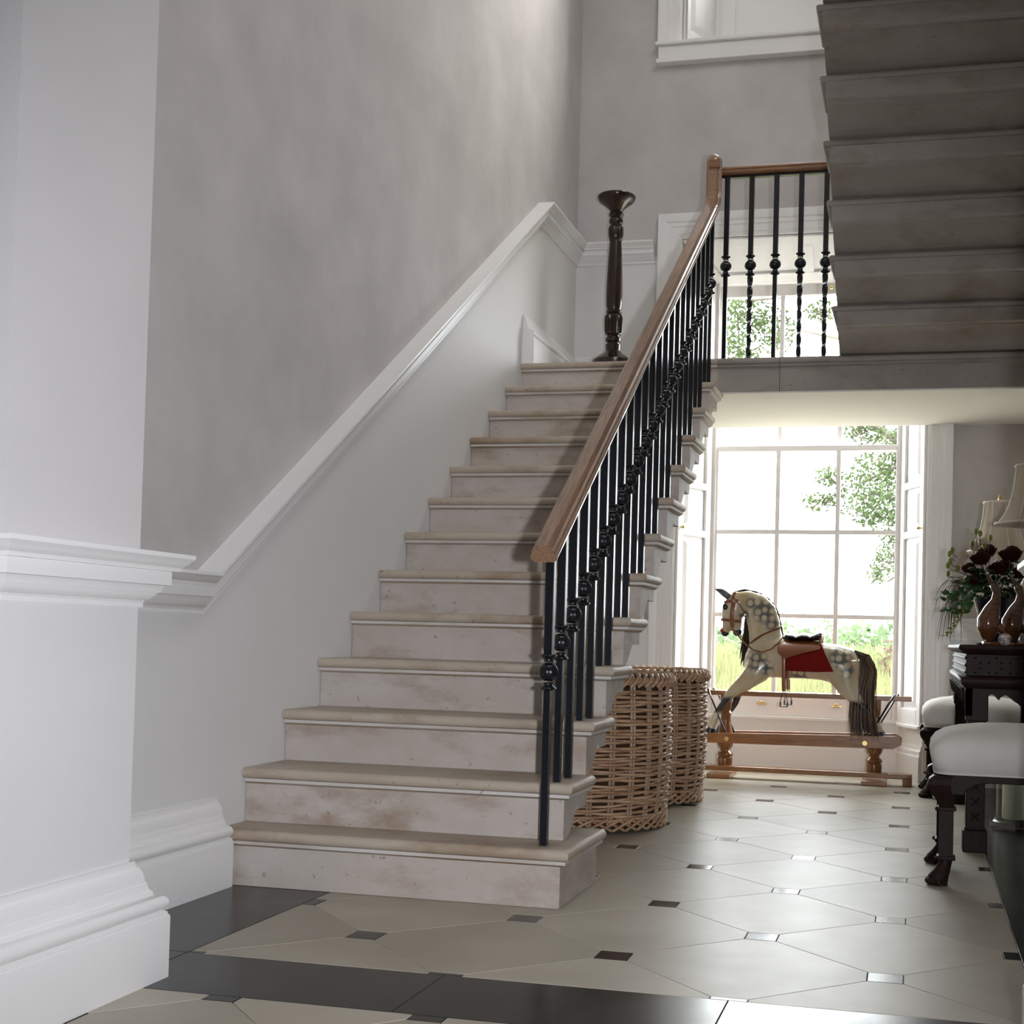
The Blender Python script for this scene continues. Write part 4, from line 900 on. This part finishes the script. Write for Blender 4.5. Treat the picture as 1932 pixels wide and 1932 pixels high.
# ------------------------------------------------------------------ stools
def make_stool(loc, label):
    L, Dp = .54, .47
    t = thing('stool', (0, 0, 0), label, 'stool', 'white upholstered stools by the console table')
    x0, x1, y0, y1 = -L / 2, L / 2, -Dp / 2, Dp / 2
    cu = MB(); R = []
    for z, ins in ((.350, .018), (.356, .006), (.375, .0), (.405, -.008), (.435, -.004), (.458, .012), (.476, .040), (.490, .085), (.500, .14), (.505, .20)):
        ring = []; rc = .05
        a0, a1, b0, b1 = x0 + ins, x1 - ins, y0 + min(ins, .19), y1 - min(ins, .19)
        rc = min(rc, (a1 - a0) / 2.01, (b1 - b0) / 2.01)
        for cx, cy, s in ((a1 - rc, b1 - rc, 0), (a0 + rc, b1 - rc, 90), (a0 + rc, b0 + rc, 180), (a1 - rc, b0 + rc, 270)):
            for k in range(6): q = math.radians(s + 18 * k); ring.append((cx + rc * math.cos(q), cy + rc * math.sin(q), z))
        R.append(ring)
    cu.rings(R); obj('cushion', cu, M['cushion'], t, smooth=True, angle=70)
    # piping at the bottom edge
    pp = MB(); pp.tube([(p[0] * 1.0, p[1], .352) for p in R[1]], .004, 5, closed=True, ref=(0, 0, 1)); obj('piping', pp, M['cushion'], t, smooth=True)
    f0, f1, g0, g1 = x0 + .02, x1 - .02, y0 + .02, y1 - .02
    def rail(a, b): return [(a, .35), (a, .285), (a + .075, .285), (a + .085, .302), (a + .11, .318), (a + .15, .326), (b - .15, .326), (b - .11, .318), (b - .085, .302), (b - .075, .285), (b, .285), (b, .35)]
    for y in (g0, g1 - .03): obj('seat_rail', MB().prism(rail(f0, f1), 'y', y, y + .03), M['darkwood'], t, bevel=.003)
    for x in (f0, f1 - .03): obj('seat_rail', MB().prism(rail(g0, g1), 'x', x, x + .03), M['darkwood'], t, bevel=.003)
    for sx in (-1, 1):
        for sy in (-1, 1):
            x, y = sx * (L / 2 - .045), sy * (Dp / 2 - .045); lg = MB()
            # scrolled knee
            R = []
            for z, o, hw in ((.345, .012, .030), (.335, .022, .034), (.318, .026, .036), (.300, .022, .034), (.282, .012, .030), (.262, .004, .026), (.245, 0, .023)):
                c = (x + sx * o, y + sy * o); R.append([(c[0] - hw, c[1] - hw, z), (c[0] + hw, c[1] - hw, z), (c[0] + hw, c[1] + hw, z), (c[0] - hw, c[1] + hw, z)])
            lg.rings(R); lg.box(x - .0215, x + .0215, y - .0215, y + .0215, .09, .24)
            leg = obj('leg', lg, M['darkwood'], t, smooth=True, angle=35)
            rg = MB()
            for z in (.240, .085): rg.box(x - .029, x + .029, y - .029, y + .029, z - .006, z + .006); rg.sphere((x + sx * .03, y + sy * .03, z), .007, .007, .007)
            obj('ring_collar', rg, M['darkwood'], leg, bevel=.003)
            fl_ = MB()
            for d in (-.014, -.005, .005, .014): fl_.box(x + d - .002, x + d + .002, y + sy * .0215 - .002, y + sy * .0215 + .002, .10, .232); fl_.box(x + sx * .0215 - .002, x + sx * .0215 + .002, y + d - .002, y + d + .002, .10, .232)
            obj('fluting', fl_, M['darkwood'], leg)
            pw = MB(); pw.tube([(x, y, .085), (x + sx * .004, y + sy * .004, .06), (x + sx * .014, y + sy * .012, .036), (x + sx * .024, y + sy * .018, .018), (x + sx * .026, y + sy * .02, .002)], [.022, .021, .026, .032, .033], 12)
            for k in range(4):
                q = math.atan2(sy, sx) + (k - 1.5) * .55; pw.sphere((x + sx * .022 + .030 * math.cos(q), y + sy * .016 + .030 * math.sin(q), .012), .012, .012, .0115)
            obj('paw_foot', pw, M['darkwood'], leg, smooth=True)
    t.location = loc; return t
s1 = make_stool((2.06 + .26, .625 + .235, 0), 'white upholstered stool with dark paw feet, nearest the camera beside the table end')
dup(s1, (2.045 + .26, 3.03 + .235, 0), 'white upholstered stool beyond the console table near the window wall')

# ------------------------------------------------------------------ hurricane vase and candle on the floor
hx, hy = 2.40, 2.08
hv = thing('hurricane_vase', (hx, hy, 0), 'clear glass hurricane vase with thick rim base on the black floor border', 'vase')
g = MB(); g.lathe([(.092, .012), (.096, .020), (.094, .030), (.078, .036), (.072, .05), (.072, .34), (.074, .352), (.070, .352), (.068, .34), (.068, .05), (.060, .040), (.001, .038), ], hx, hy, 0, 40); obj('glass', g, M['glass'], hv, smooth=True, angle=50)
g = MB(); g.lathe([(.092, 0), (.097, .004), (.095, .012), (.001, .012)], hx, hy, 0, 40); obj('base_rim', g, M['glass'], hv, smooth=True, angle=50)
cd = MB(); n = 28; R = []
for r, z in ((.043, .040), (.046, .05), (.045, .19), (.045, .225), (.042, .238), (.034, .236), (.004, .225)):
    R.append([(hx + r * math.cos(2 * PI * i / n), hy + r * math.sin(2 * PI * i / n), z + (.010 * math.sin(i * 1.3) * math.cos(i * .5) if z > .22 and r > .03 else 0)) for i in range(n)])
cd.rings(R); ca = thing('pillar_candle', (hx, hy, .04), 'pale green pillar candle with melted rim inside the glass hurricane vase', 'candle'); obj('wax', cd, M['wax'], ca, smooth=True, angle=60)
obj('wick', MB().tube([(hx, hy, .222), (hx + .002, hy, .24), (hx + .006, hy, .248)], .0015, 6), M['hoof'], ca)

# ------------------------------------------------------------------ table lamps
def make_lamp(x, y, label, zt, base):
    t = thing('table_lamp', (x, y, TZ), label, 'lamp', 'cream bell shade lamps on the console table')
    zb = zt - .245; n = 40
    prof = [(.152, 0), (.147, .004), (.123, .035), (.104, .075), (.089, .125), (.080, .175), (.075, .22), (.074, .245)]
    sh = MB(); sh.rings([[(x + r * math.cos(2 * PI * i / n), y + r * math.sin(2 * PI * i / n), zb + z) for i in range(n)] for r, z in prof + [(r - .003, z) for r, z in prof[::-1]]], closed=True)
    s = obj('shade', sh, M['shade'], t, smooth=True, angle=50)
    tr = MB()
    for k in range(8):
        a = 2 * PI * k / 8 + .3; tr.tube([(x + (r + .001) * math.cos(a), y + (r + .001) * math.sin(a), zb + z) for r, z in prof], .0045, 6)
    for r, z in ((.152, .004), (.075, .242)): tr.tube([(x + r * math.cos(2 * PI * i / n), y + r * math.sin(2 * PI * i / n), zb + z) for i in range(n)], .0055, 6, closed=True, ref=(0, 0, 1))
    obj('shade_braid', tr, M['shadetrim'], s, smooth=True)
    if base == 'round': prof = [(.060, 0), (.060, .055), (.040, .060), (.036, .075), (.028, .085), (.040, .12), (.058, .16), (.064, .20), (.058, .24), (.040, .275), (.022, .295), (.018, .32), (.024, .328), (.010, .34), (.008, zb - TZ + .04)]
    else: prof = [(.075, 0), (.075, .02), (.05, .03), (.03, .05), (.055, .12), (.07, .2), (.06, .29), (.03, .36), (.02, .39), (.010, .41), (.008, zb - TZ + .04)]
    b = MB().lathe(prof[2:] if base == 'round' else prof, x, y, TZ, 32); obj('base', b, M['porcelain'], t, smooth=True, angle=50)
    if base == 'round': obj('plinth', MB().box(x - .062, x + .062, y - .062, y + .062, TZ, TZ + .022).box(x - .052, x + .052, y - .052, y + .052, TZ + .022, TZ + .062), M['plinthgrey'], t, bevel=.003)
    f = MB(); f.tube([(x, y, zt - .06), (x, y, zt + .012)], .003, 6); f.lathe([(.003, 0), (.009, .004), (.010, .012), (.006, .018), (.009, .022), (.004, .030), (.001, .032)], x, y, zt + .004, 14); obj('finial', f, M['brass'], t, smooth=True)
    hr = MB()
    for a in (0, 2.09, 4.19): hr.tube([(x, y, zt - .01), (x + .078 * math.cos(a), y + .078 * math.sin(a), zt - .006)], .002, 6)
    hr.tube([(x, y, zb + .02), (x, y, zt - .01)], .004, 6); obj('spider', hr, M['brass'], t)
make_lamp(2.372, 2.86, 'cream bell shaded table lamp at the far end of the console table', 1.452, 'tall')
make_lamp(2.452, 1.95, 'cream bell shaded table lamp nearer the camera on the console table', 1.505, 'round')

# ------------------------------------------------------------------ flowers in planter
px_, py_ = 2.335, 2.36
pl = thing('planter', (px_, py_, TZ), 'dark glazed tapering planter on the console table holding red roses', 'planter')
obj('pot', MB().lathe([(.050, 0), (.055, .01), (.065, .06), (.085, .15), (.098, .20), (.102, .21), (.096, .215), (.085, .20), (.001, .19)], px_, py_, TZ, 32), M['pot'], pl, smooth=True, angle=40)
obj('saucer', MB().lathe([(.07, 0), (.085, .006), (.088, .012), (.001, .012)], px_, py_, TZ - .0005, 32), M['pot'], pl, smooth=True)
fa = thing('flower_arrangement', (px_, py_, TZ + .2), 'arrangement of dark red roses, buds, ivy and trailing grasses in planter', 'flowers')
rng = random.Random(11)
def rose(c, r):
    mbx = MB()
    for k in range(16):
        a = k * 2.4; rr = r * (.18 + .055 * k); tilt = .25 + .055 * k; nrm = V((math.cos(a), math.sin(a), 0)); tang = V((-math.sin(a), math.cos(a), 0)); R = []
        for u in range(5):
            row = []
            for v in range(4):
                uu = (u - 2) / 2; vv = v / 3
                row.append(V(c) + tang * (uu * rr * .75 * (.5 + .5 * vv)) + nrm * (rr * (.55 + .45 * vv * math.sin(tilt)) - .12 * rr * uu * uu) + Z * (r * (.9 * vv * math.cos(tilt * .7)) - r * .45 - .01 * uu * uu))
            R.append(row)
        vs = [p for row in R for p in row]; mbx.add(vs, [(i * 4 + j, i * 4 + j + 1, (i + 1) * 4 + j + 1, (i + 1) * 4 + j) for i in range(4) for j in range(3)])
    mbx.sphere(c, r * .72, r * .72, r * .62, 10, 6)
    obj('rose', mbx, M['rose'], fa, smooth=True)
for c, r in (((2.262, 2.28, 1.145), .050), ((2.215, 2.32, 1.105), .036), ((2.39, 2.28, 1.165), .058), ((2.33, 2.26, 1.10), .046), ((2.44, 2.25, 1.09), .05), ((2.30, 2.42, 1.19), .045), ((2.24, 2.30, 1.055), .034), ((2.37, 2.44, 1.12), .05)):
    rose(c, r)
    obj('flower_stem', MB().tube([(px_ + rng.uniform(-.03, .03), py_ + rng.uniform(-.03, .03), TZ + .2), (c[0], c[1], c[2] - r * .5)], .0025, 5), M['stem'], fa)
def leafshape(mbx, base, d, ln, wd, n_):
    d = V(d).normalized(); s = d.cross(V(n_)); s = s.normalized() if s.length > 1e-5 else X; u = s.cross(d)
    b = V(base); mbx.add([b, b + d * ln * .35 + s * wd - u * wd * .3, b + d * ln * .75 + s * wd * .7 - u * wd * .25, b + d * ln, b + d * ln * .75 - s * wd * .7 - u * wd * .25, b + d * ln * .35 - s * wd - u * wd * .3, b + d * ln * .4 + u * wd * .25], [(0, 1, 6), (1, 2, 6), (2, 3, 6), (3, 4, 6), (4, 5, 6), (5, 0, 6)])
for k in range(210):
    a = rng.uniform(0, 2 * PI); el = rng.uniform(-.6, .9); rr = rng.uniform(.05, .15); c = V((px_ + rr * math.cos(a) * math.cos(el), py_ + rr * math.sin(a) * math.cos(el) * .9, 1.03 + rr * math.sin(el)))
    mbx = MB(); leafshape(mbx, c, (math.cos(a), math.sin(a), rng.uniform(-.8, .5)), rng.uniform(.035, .06), rng.uniform(.012, .02), (rng.uniform(-.4, .4), rng.uniform(-.8, 0), 1)); obj('leaf', mbx, M['leaf'], fa)
for k in range(40):        # ivy cluster spilling over the left
    c = V((2.135 + rng.uniform(-.028, .10), 2.28 + rng.uniform(-.06, .06), .97 + rng.uniform(-.055, .05))); mbx = MB(); leafshape(mbx, c, (rng.uniform(-1, .4), rng.uniform(-.6, .3), rng.uniform(-.9, .2)), rng.uniform(.03, .045), rng.uniform(.012, .017), (rng.uniform(-.5, .5), -1, .7)); obj('ivy_leaf', mbx, M['leaf'], fa)
for c in ((2.128, 2.30, 1.163), (2.140, 2.30, 1.178), (2.122, 2.28, 1.11), (2.132, 2.3, 1.13), (2.124, 2.3, 1.075), (2.238, 2.28, 1.262), (2.256, 2.28, 1.252), (2.222, 2.26, 1.205), (2.276, 2.28, 1.195), (2.165, 2.3, 1.10), (2.30, 2.3, 1.235)):
    mbx = MB().sphere(c, .0095, .0095, .015, 8, 6); b = obj('bud', mbx, M['bud'], fa, smooth=True)
    obj('bud_stem', MB().tube([(px_ - .05, py_ - .02, 1.02), ((c[0] + px_ - .05) / 2 - .01, c[1], (c[2] + 1.03) / 2), (c[0], c[1], c[2] - .012)], .0015, 5), M['stem'], fa)
for c in ((2.19, 2.3, 1.155), (2.17, 2.3, 1.13), (2.235, 2.29, 1.195), (2.27, 2.29, 1.215), (2.15, 2.31, 1.10)):
    mbx = MB()
    for k in range(5): a = 2 * PI * k / 5; leafshape(mbx, c, (math.cos(a), -.4, math.sin(a)), .026, .011, (0, -1, 0))
    obj('pale_blossom', mbx, M['petalpale'], fa)
gs = MB()
for k in range(46):
    a = rng.uniform(2.0, 4.6); r1 = rng.uniform(.08, .17); dr = rng.uniform(.06, .26); s = V((px_ - .06, py_ - .03, 1.02)); e = V((px_ - .11 + r1 * math.cos(a), py_ + r1 * math.sin(a) * .5, max(1.0 - dr, .775))); mdl = s.lerp(e, .55) + V((-.035, -.01, .07 + .03 * rng.random()))
    gs.tube([s, s.lerp(mdl, .5) + V((0, 0, .02)), mdl, mdl.lerp(e, .5) + V((-.008, 0, .02)), e], [.0014, .0014, .0012, .001, .0004], 4)
o = obj('trailing_grass', gs, M['stem'], fa); o['kind'] = 'stuff'
for q in ((2.09, .80), (2.13, .79)):
    tr = MB(); tr.tube([(2.20, 2.27, .98), (2.19, 2.25, .90), (2.165, 2.24, .85), (2.135 if q[0] > 2.1 else 2.12, 2.24, .80), (q[0], 2.22, q[1])], .0015, 5)
    for k in range(14): leafshape(tr, (2.20 - .08 * k / 14, 2.25, .94 - .14 * k / 14), (rng.uniform(-1, 1), -.5, rng.uniform(-1, .4)), .016, .005, (0, -1, 0))
    obj('trailing_vine', tr, M['bud'], fa)

# ------------------------------------------------------------------ carved birds and small ornament
def make_bird(x, y, label):
    t = thing('bird_figurine', (x, y, TZ), label, 'figurine', 'polished wooden birds on the table end')
    b = MB(); b.tube([(x - .008, y, TZ + .012), (x - .016, y, TZ + .032), (x - .020, y, TZ + .06), (x - .018, y, TZ + .095), (x - .004, y, TZ + .14), (x + .008, y, TZ + .172), (x + .011, y, TZ + .20), (x + .005, y, TZ + .222), (x - .006, y, TZ + .236)], [.010, .026, .039, .042, .030, .018, .0145, .0165, .012], 18, ry=[.012, .03, .042, .044, .032, .02, .016, .017, .012], ref=(0, 1, 0)); obj('body', b, M['birdwood'], t, smooth=True, angle=80)
    b = MB(); b.tube([(x - .002, y, TZ + .232), (x - .014, y, TZ + .25), (x - .028, y, TZ + .272)], [.0105, .007, .0015], 10, ry=[.009, .006, .002], ref=(0, 1, 0)); obj('beak', b, M['birdwood'], t, smooth=True)
    b = MB(); b.tube([(x + .015, y, TZ + .075), (x + .04, y, TZ + .045), (x + .062, y, TZ + .028)], [.02, .011, .002], 10, ry=[.022, .012, .004], ref=(0, 1, 0)); obj('tail', b, M['birdwood'], t, smooth=True)
    b = MB().lathe([(.038, 0), (.040, .006), (.036, .012), (.012, .018)], x, y, TZ, 24); obj('base', b, M['birdwood'], t, smooth=True, angle=40)
make_bird(2.277, 1.56, 'left of two polished brown wooden bird figurines beside the planter')
make_bird(2.372, 1.655, 'right of two polished brown wooden bird figurines, nearer the lamp base')
orn = thing('ornament', (2.315, 1.47, TZ), 'small round patterned ceramic box between the wooden bird figurines', 'ornament')
obj('body', MB().lathe([(.012, .0), (.018, .004), (.024, .018), (.024, .026), (.001, .026)], 2.315, 1.47, TZ, 24), M['ceramic'], orn, smooth=True, angle=40)
obj('lid', MB().lathe([(.0235, .026), (.025, .028), (.023, .036), (.014, .043), (.005, .046), (.001, .047)], 2.315, 1.47, TZ, 24), M['ceramic'], orn, smooth=True, angle=40)

# ------------------------------------------------------------------ outside
GP = [(4.14, -.30), (6.6, -.25), (9, -.05), (16, .30), (40, .45), (120, .2)]
def gz(y):
    for (a, za), (b, zb) in zip(GP, GP[1:]):
        if y <= b: return za + (zb - za) * (y - a) / (b - a)
    return GP[-1][1]
gm = MB()
for (a, za), (b, zb) in zip(GP[1:], GP[2:]): gm.add([(-80, a, za), (80, a, za), (80, b, zb), (-80, b, zb)], [(0, 1, 2, 3)])
struct(obj('ground', gm, M['meadow']))
struct(obj('ground_bounce', MB().add([(-80, 4.14, -.30), (80, 4.14, -.30), (80, 6.6, -.25), (-80, 6.6, -.25)], [(0, 1, 2, 3)]), M['bounce']))  # unseen pale strip added below the window to bounce daylight indoors
gb = MB(); rng = random.Random(5)
vs, fs = [], []
for k in range(16000):
    y = 7.5 + 14 * rng.random() ** 1.3; x = rng.uniform(-1.5 - (y - 4) * .14, 3.0); h = rng.uniform(.12, .5) * (1.3 if rng.random() < .1 else 1); a = rng.uniform(0, PI); wdt = .006 + .0007 * y; lx, ly = rng.uniform(-.12, .12), rng.uniform(-.12, .12); i = len(vs); z = gz(y) - .01
    vs += [(x - wdt * math.cos(a), y - wdt * math.sin(a), z), (x + wdt * math.cos(a), y + wdt * math.sin(a), z), (x + lx, y + ly, z + h)]; fs.append((i, i + 1, i + 2))
gb.add(vs, fs); o = obj('meadow_grass', gb, M['grassblade']); tag(o, 'tall yellow green meadow grass outside the window', 'grass', kind='stuff')
def foliage(mbx, c, r, n, ls, rng):
    vs, fs = [], []
    for k in range(n):
        d = V((rng.gauss(0, 1), rng.gauss(0, 1), rng.gauss(0, 1))).normalized() * (rng.random() ** .4); p = V((c[0] + d.x * r[0], c[1] + d.y * r[1], c[2] + d.z * r[2]))
        a = V((rng.gauss(0, 1), rng.gauss(0, 1), rng.gauss(0, 1))).normalized(); b = a.cross(V((rng.gauss(0, 1), rng.gauss(0, 1), 1))).normalized(); i = len(vs)
        vs += [p - a * ls, p + b * ls * .55, p + a * ls, p - b * ls * .55]; fs.append((i, i + 1, i + 2, i + 3))
    mbx.add(vs, fs)
def tree(name, base, trunk, branches, clumps, label, ls, dens, seed):
    rng = random.Random(seed); t = thing(name, base, label, 'tree')
    tm = MB(); tm.tube(trunk, [.28, .24, .2, .14][:len(trunk)] if len(trunk) <= 4 else .2, 10); obj('trunk', tm, M['bark'], t, smooth=True)
    for b in branches:
        k = len(b); bm_ = MB(); bm_.tube(b, [max(.06 * (1 - i / k), .012) for i in range(k)], 6); bo = obj('branch', bm_, M['bark'], t, smooth=True)
    fm = MB()
    tw = MB()
    for c, r in clumps:
        foliage(fm, c, r, int(dens * r[0] * r[2] * 100), ls, rng)
        for k in range(5):
            p = V(c) + V((rng.gauss(0, .5) * r[0], rng.gauss(0, .4) * r[1], rng.gauss(0, .5) * r[2])); q = p + V((rng.gauss(0, .4), rng.gauss(0, .2), rng.gauss(-.1, .3))); tw.tube([V(c), p, q], [.014, .009, .004], 5)
    o = obj('foliage', fm, M['treeleaf'], t); o['kind'] = 'stuff'; o = obj('twigs', tw, M['bark'], t); o['kind'] = 'stuff'
tree('tree', (4.2, 12.5, .1), [(4.2, 12.5, .1), (4.1, 12.5, 1.5), (3.9, 12.4, 3.2), (3.6, 12.3, 5.0)],
     [[(4.0, 12.4, 2.6), (3.0, 12.2, 3.2), (2.0, 12.0, 3.0), (1.3, 11.9, 2.65)], [(3.9, 12.4, 2.2), (2.9, 12.2, 2.2), (2.0, 12.0, 1.75), (1.65, 12, 1.5)], [(3.7, 12.3, 4.0), (2.6, 12.1, 4.5), (1.5, 12, 4.3), (.6, 11.9, 4.5)], [(3.6, 12.3, 4.6), (2.4, 12.1, 5.2), (1.0, 12, 5.0), (-.2, 12, 4.9)], [(1.5, 12, 4.35), (.9, 11.9, 3.9), (.6, 11.9, 3.5)], [(2.0, 12, 3.0), (1.4, 12, 3.4), (1.0, 12, 3.5)]],
     [((1.75, 12, 3.1), (.55, .5, .45)), ((1.45, 12, 2.55), (.45, .4, .40)), ((1.75, 12, 2.3), (.5, .4, .30)), ((.85, 12, 2.45), (.25, .2, .12)), ((.95, 12, 2.75), (.18, .2, .12)), ((1.72, 12, 1.85), (.22, .3, .25)), ((1.55, 12, 1.62), (.14, .2, .16)), ((1.3, 12, 3.35), (.3, .3, .15)),
      ((-.2, 12, 4.75), (.40, .4, .35)), ((.25, 12, 4.55), (.28, .4, .3)), ((-.15, 12, 4.3), (.25, .3, .2)), ((.8, 12, 4.75), (.2, .3, .12)), ((2.4, 12.2, 4.2), (.6, .5, .6)), ((2.8, 12.2, 3.0), (.7, .5, .8)), ((.5, 12, 5.3), (.7, .5, .35)), ((1.5, 12.0, 5.2), (.6, .5, .4))],
     'broad pale green tree outside, its branches hanging into the right window panes', .032, 58, 21)
def shrub(x, y, z, r, m, label, seed, n=900, ls=.05):
    rng = random.Random(seed); t = thing('shrub', (x, y, gz(y) - .02), label, 'shrub', 'shrubs at the meadow edge'); fm = MB(); foliage(fm, (x, y, z), r, n, ls, rng); o = obj('foliage', fm, M[m], t); o['kind'] = 'stuff'
    tm = MB()
    for k in range(5): tm.tube([(x + rng.gauss(0, .05), y, gz(y) - .03), (x + rng.gauss(0, r[0] * .3), y, gz(y) + (z - gz(y)) * .5 + .05), (x + rng.gauss(0, r[0] * .5), y, z + r[2] * .3)], [.025, .018, .006], 6)
    obj('stem', tm, M['bark'], t)
shrub(-.25, 16.5, .25, (.7, .5, .75), 'shrubleaf', 'leafy green shrub at left edge of the view through the window', 1)
shrub(.75, 15.5, .3, (.55, .5, .8), 'shrubleaf', 'tall green shrub seen between the horse and saddle through the window', 2)
shrub(1.45, 16.0, .15, (.6, .5, .55), 'shrubleaf', 'low rounded green shrub behind the horse rump through the window', 3)
shrub(1.85, 14.0, .35, (.35, .4, .65), 'redleaf', 'copper leaved shrub at the right pane of the window', 4, 420)
shrub(1.1, 14.5, .1, (.3, .3, .3), 'redleaf', 'small copper leaved shrub at the middle of the window view', 5, 260)
hg = MB(); rng = random.Random(9)
for k in range(16): foliage(hg, (-7 + k * 1.2, 40 + rng.uniform(-2, 2), .55 + rng.uniform(-.3, .3)), (1.1, 1, 1.0), 260, .17, rng)
o = obj('hedgerow', hg, M['shrubleaf']); tag(o, 'distant hedgerow beyond the meadow', 'hedge', kind='stuff')
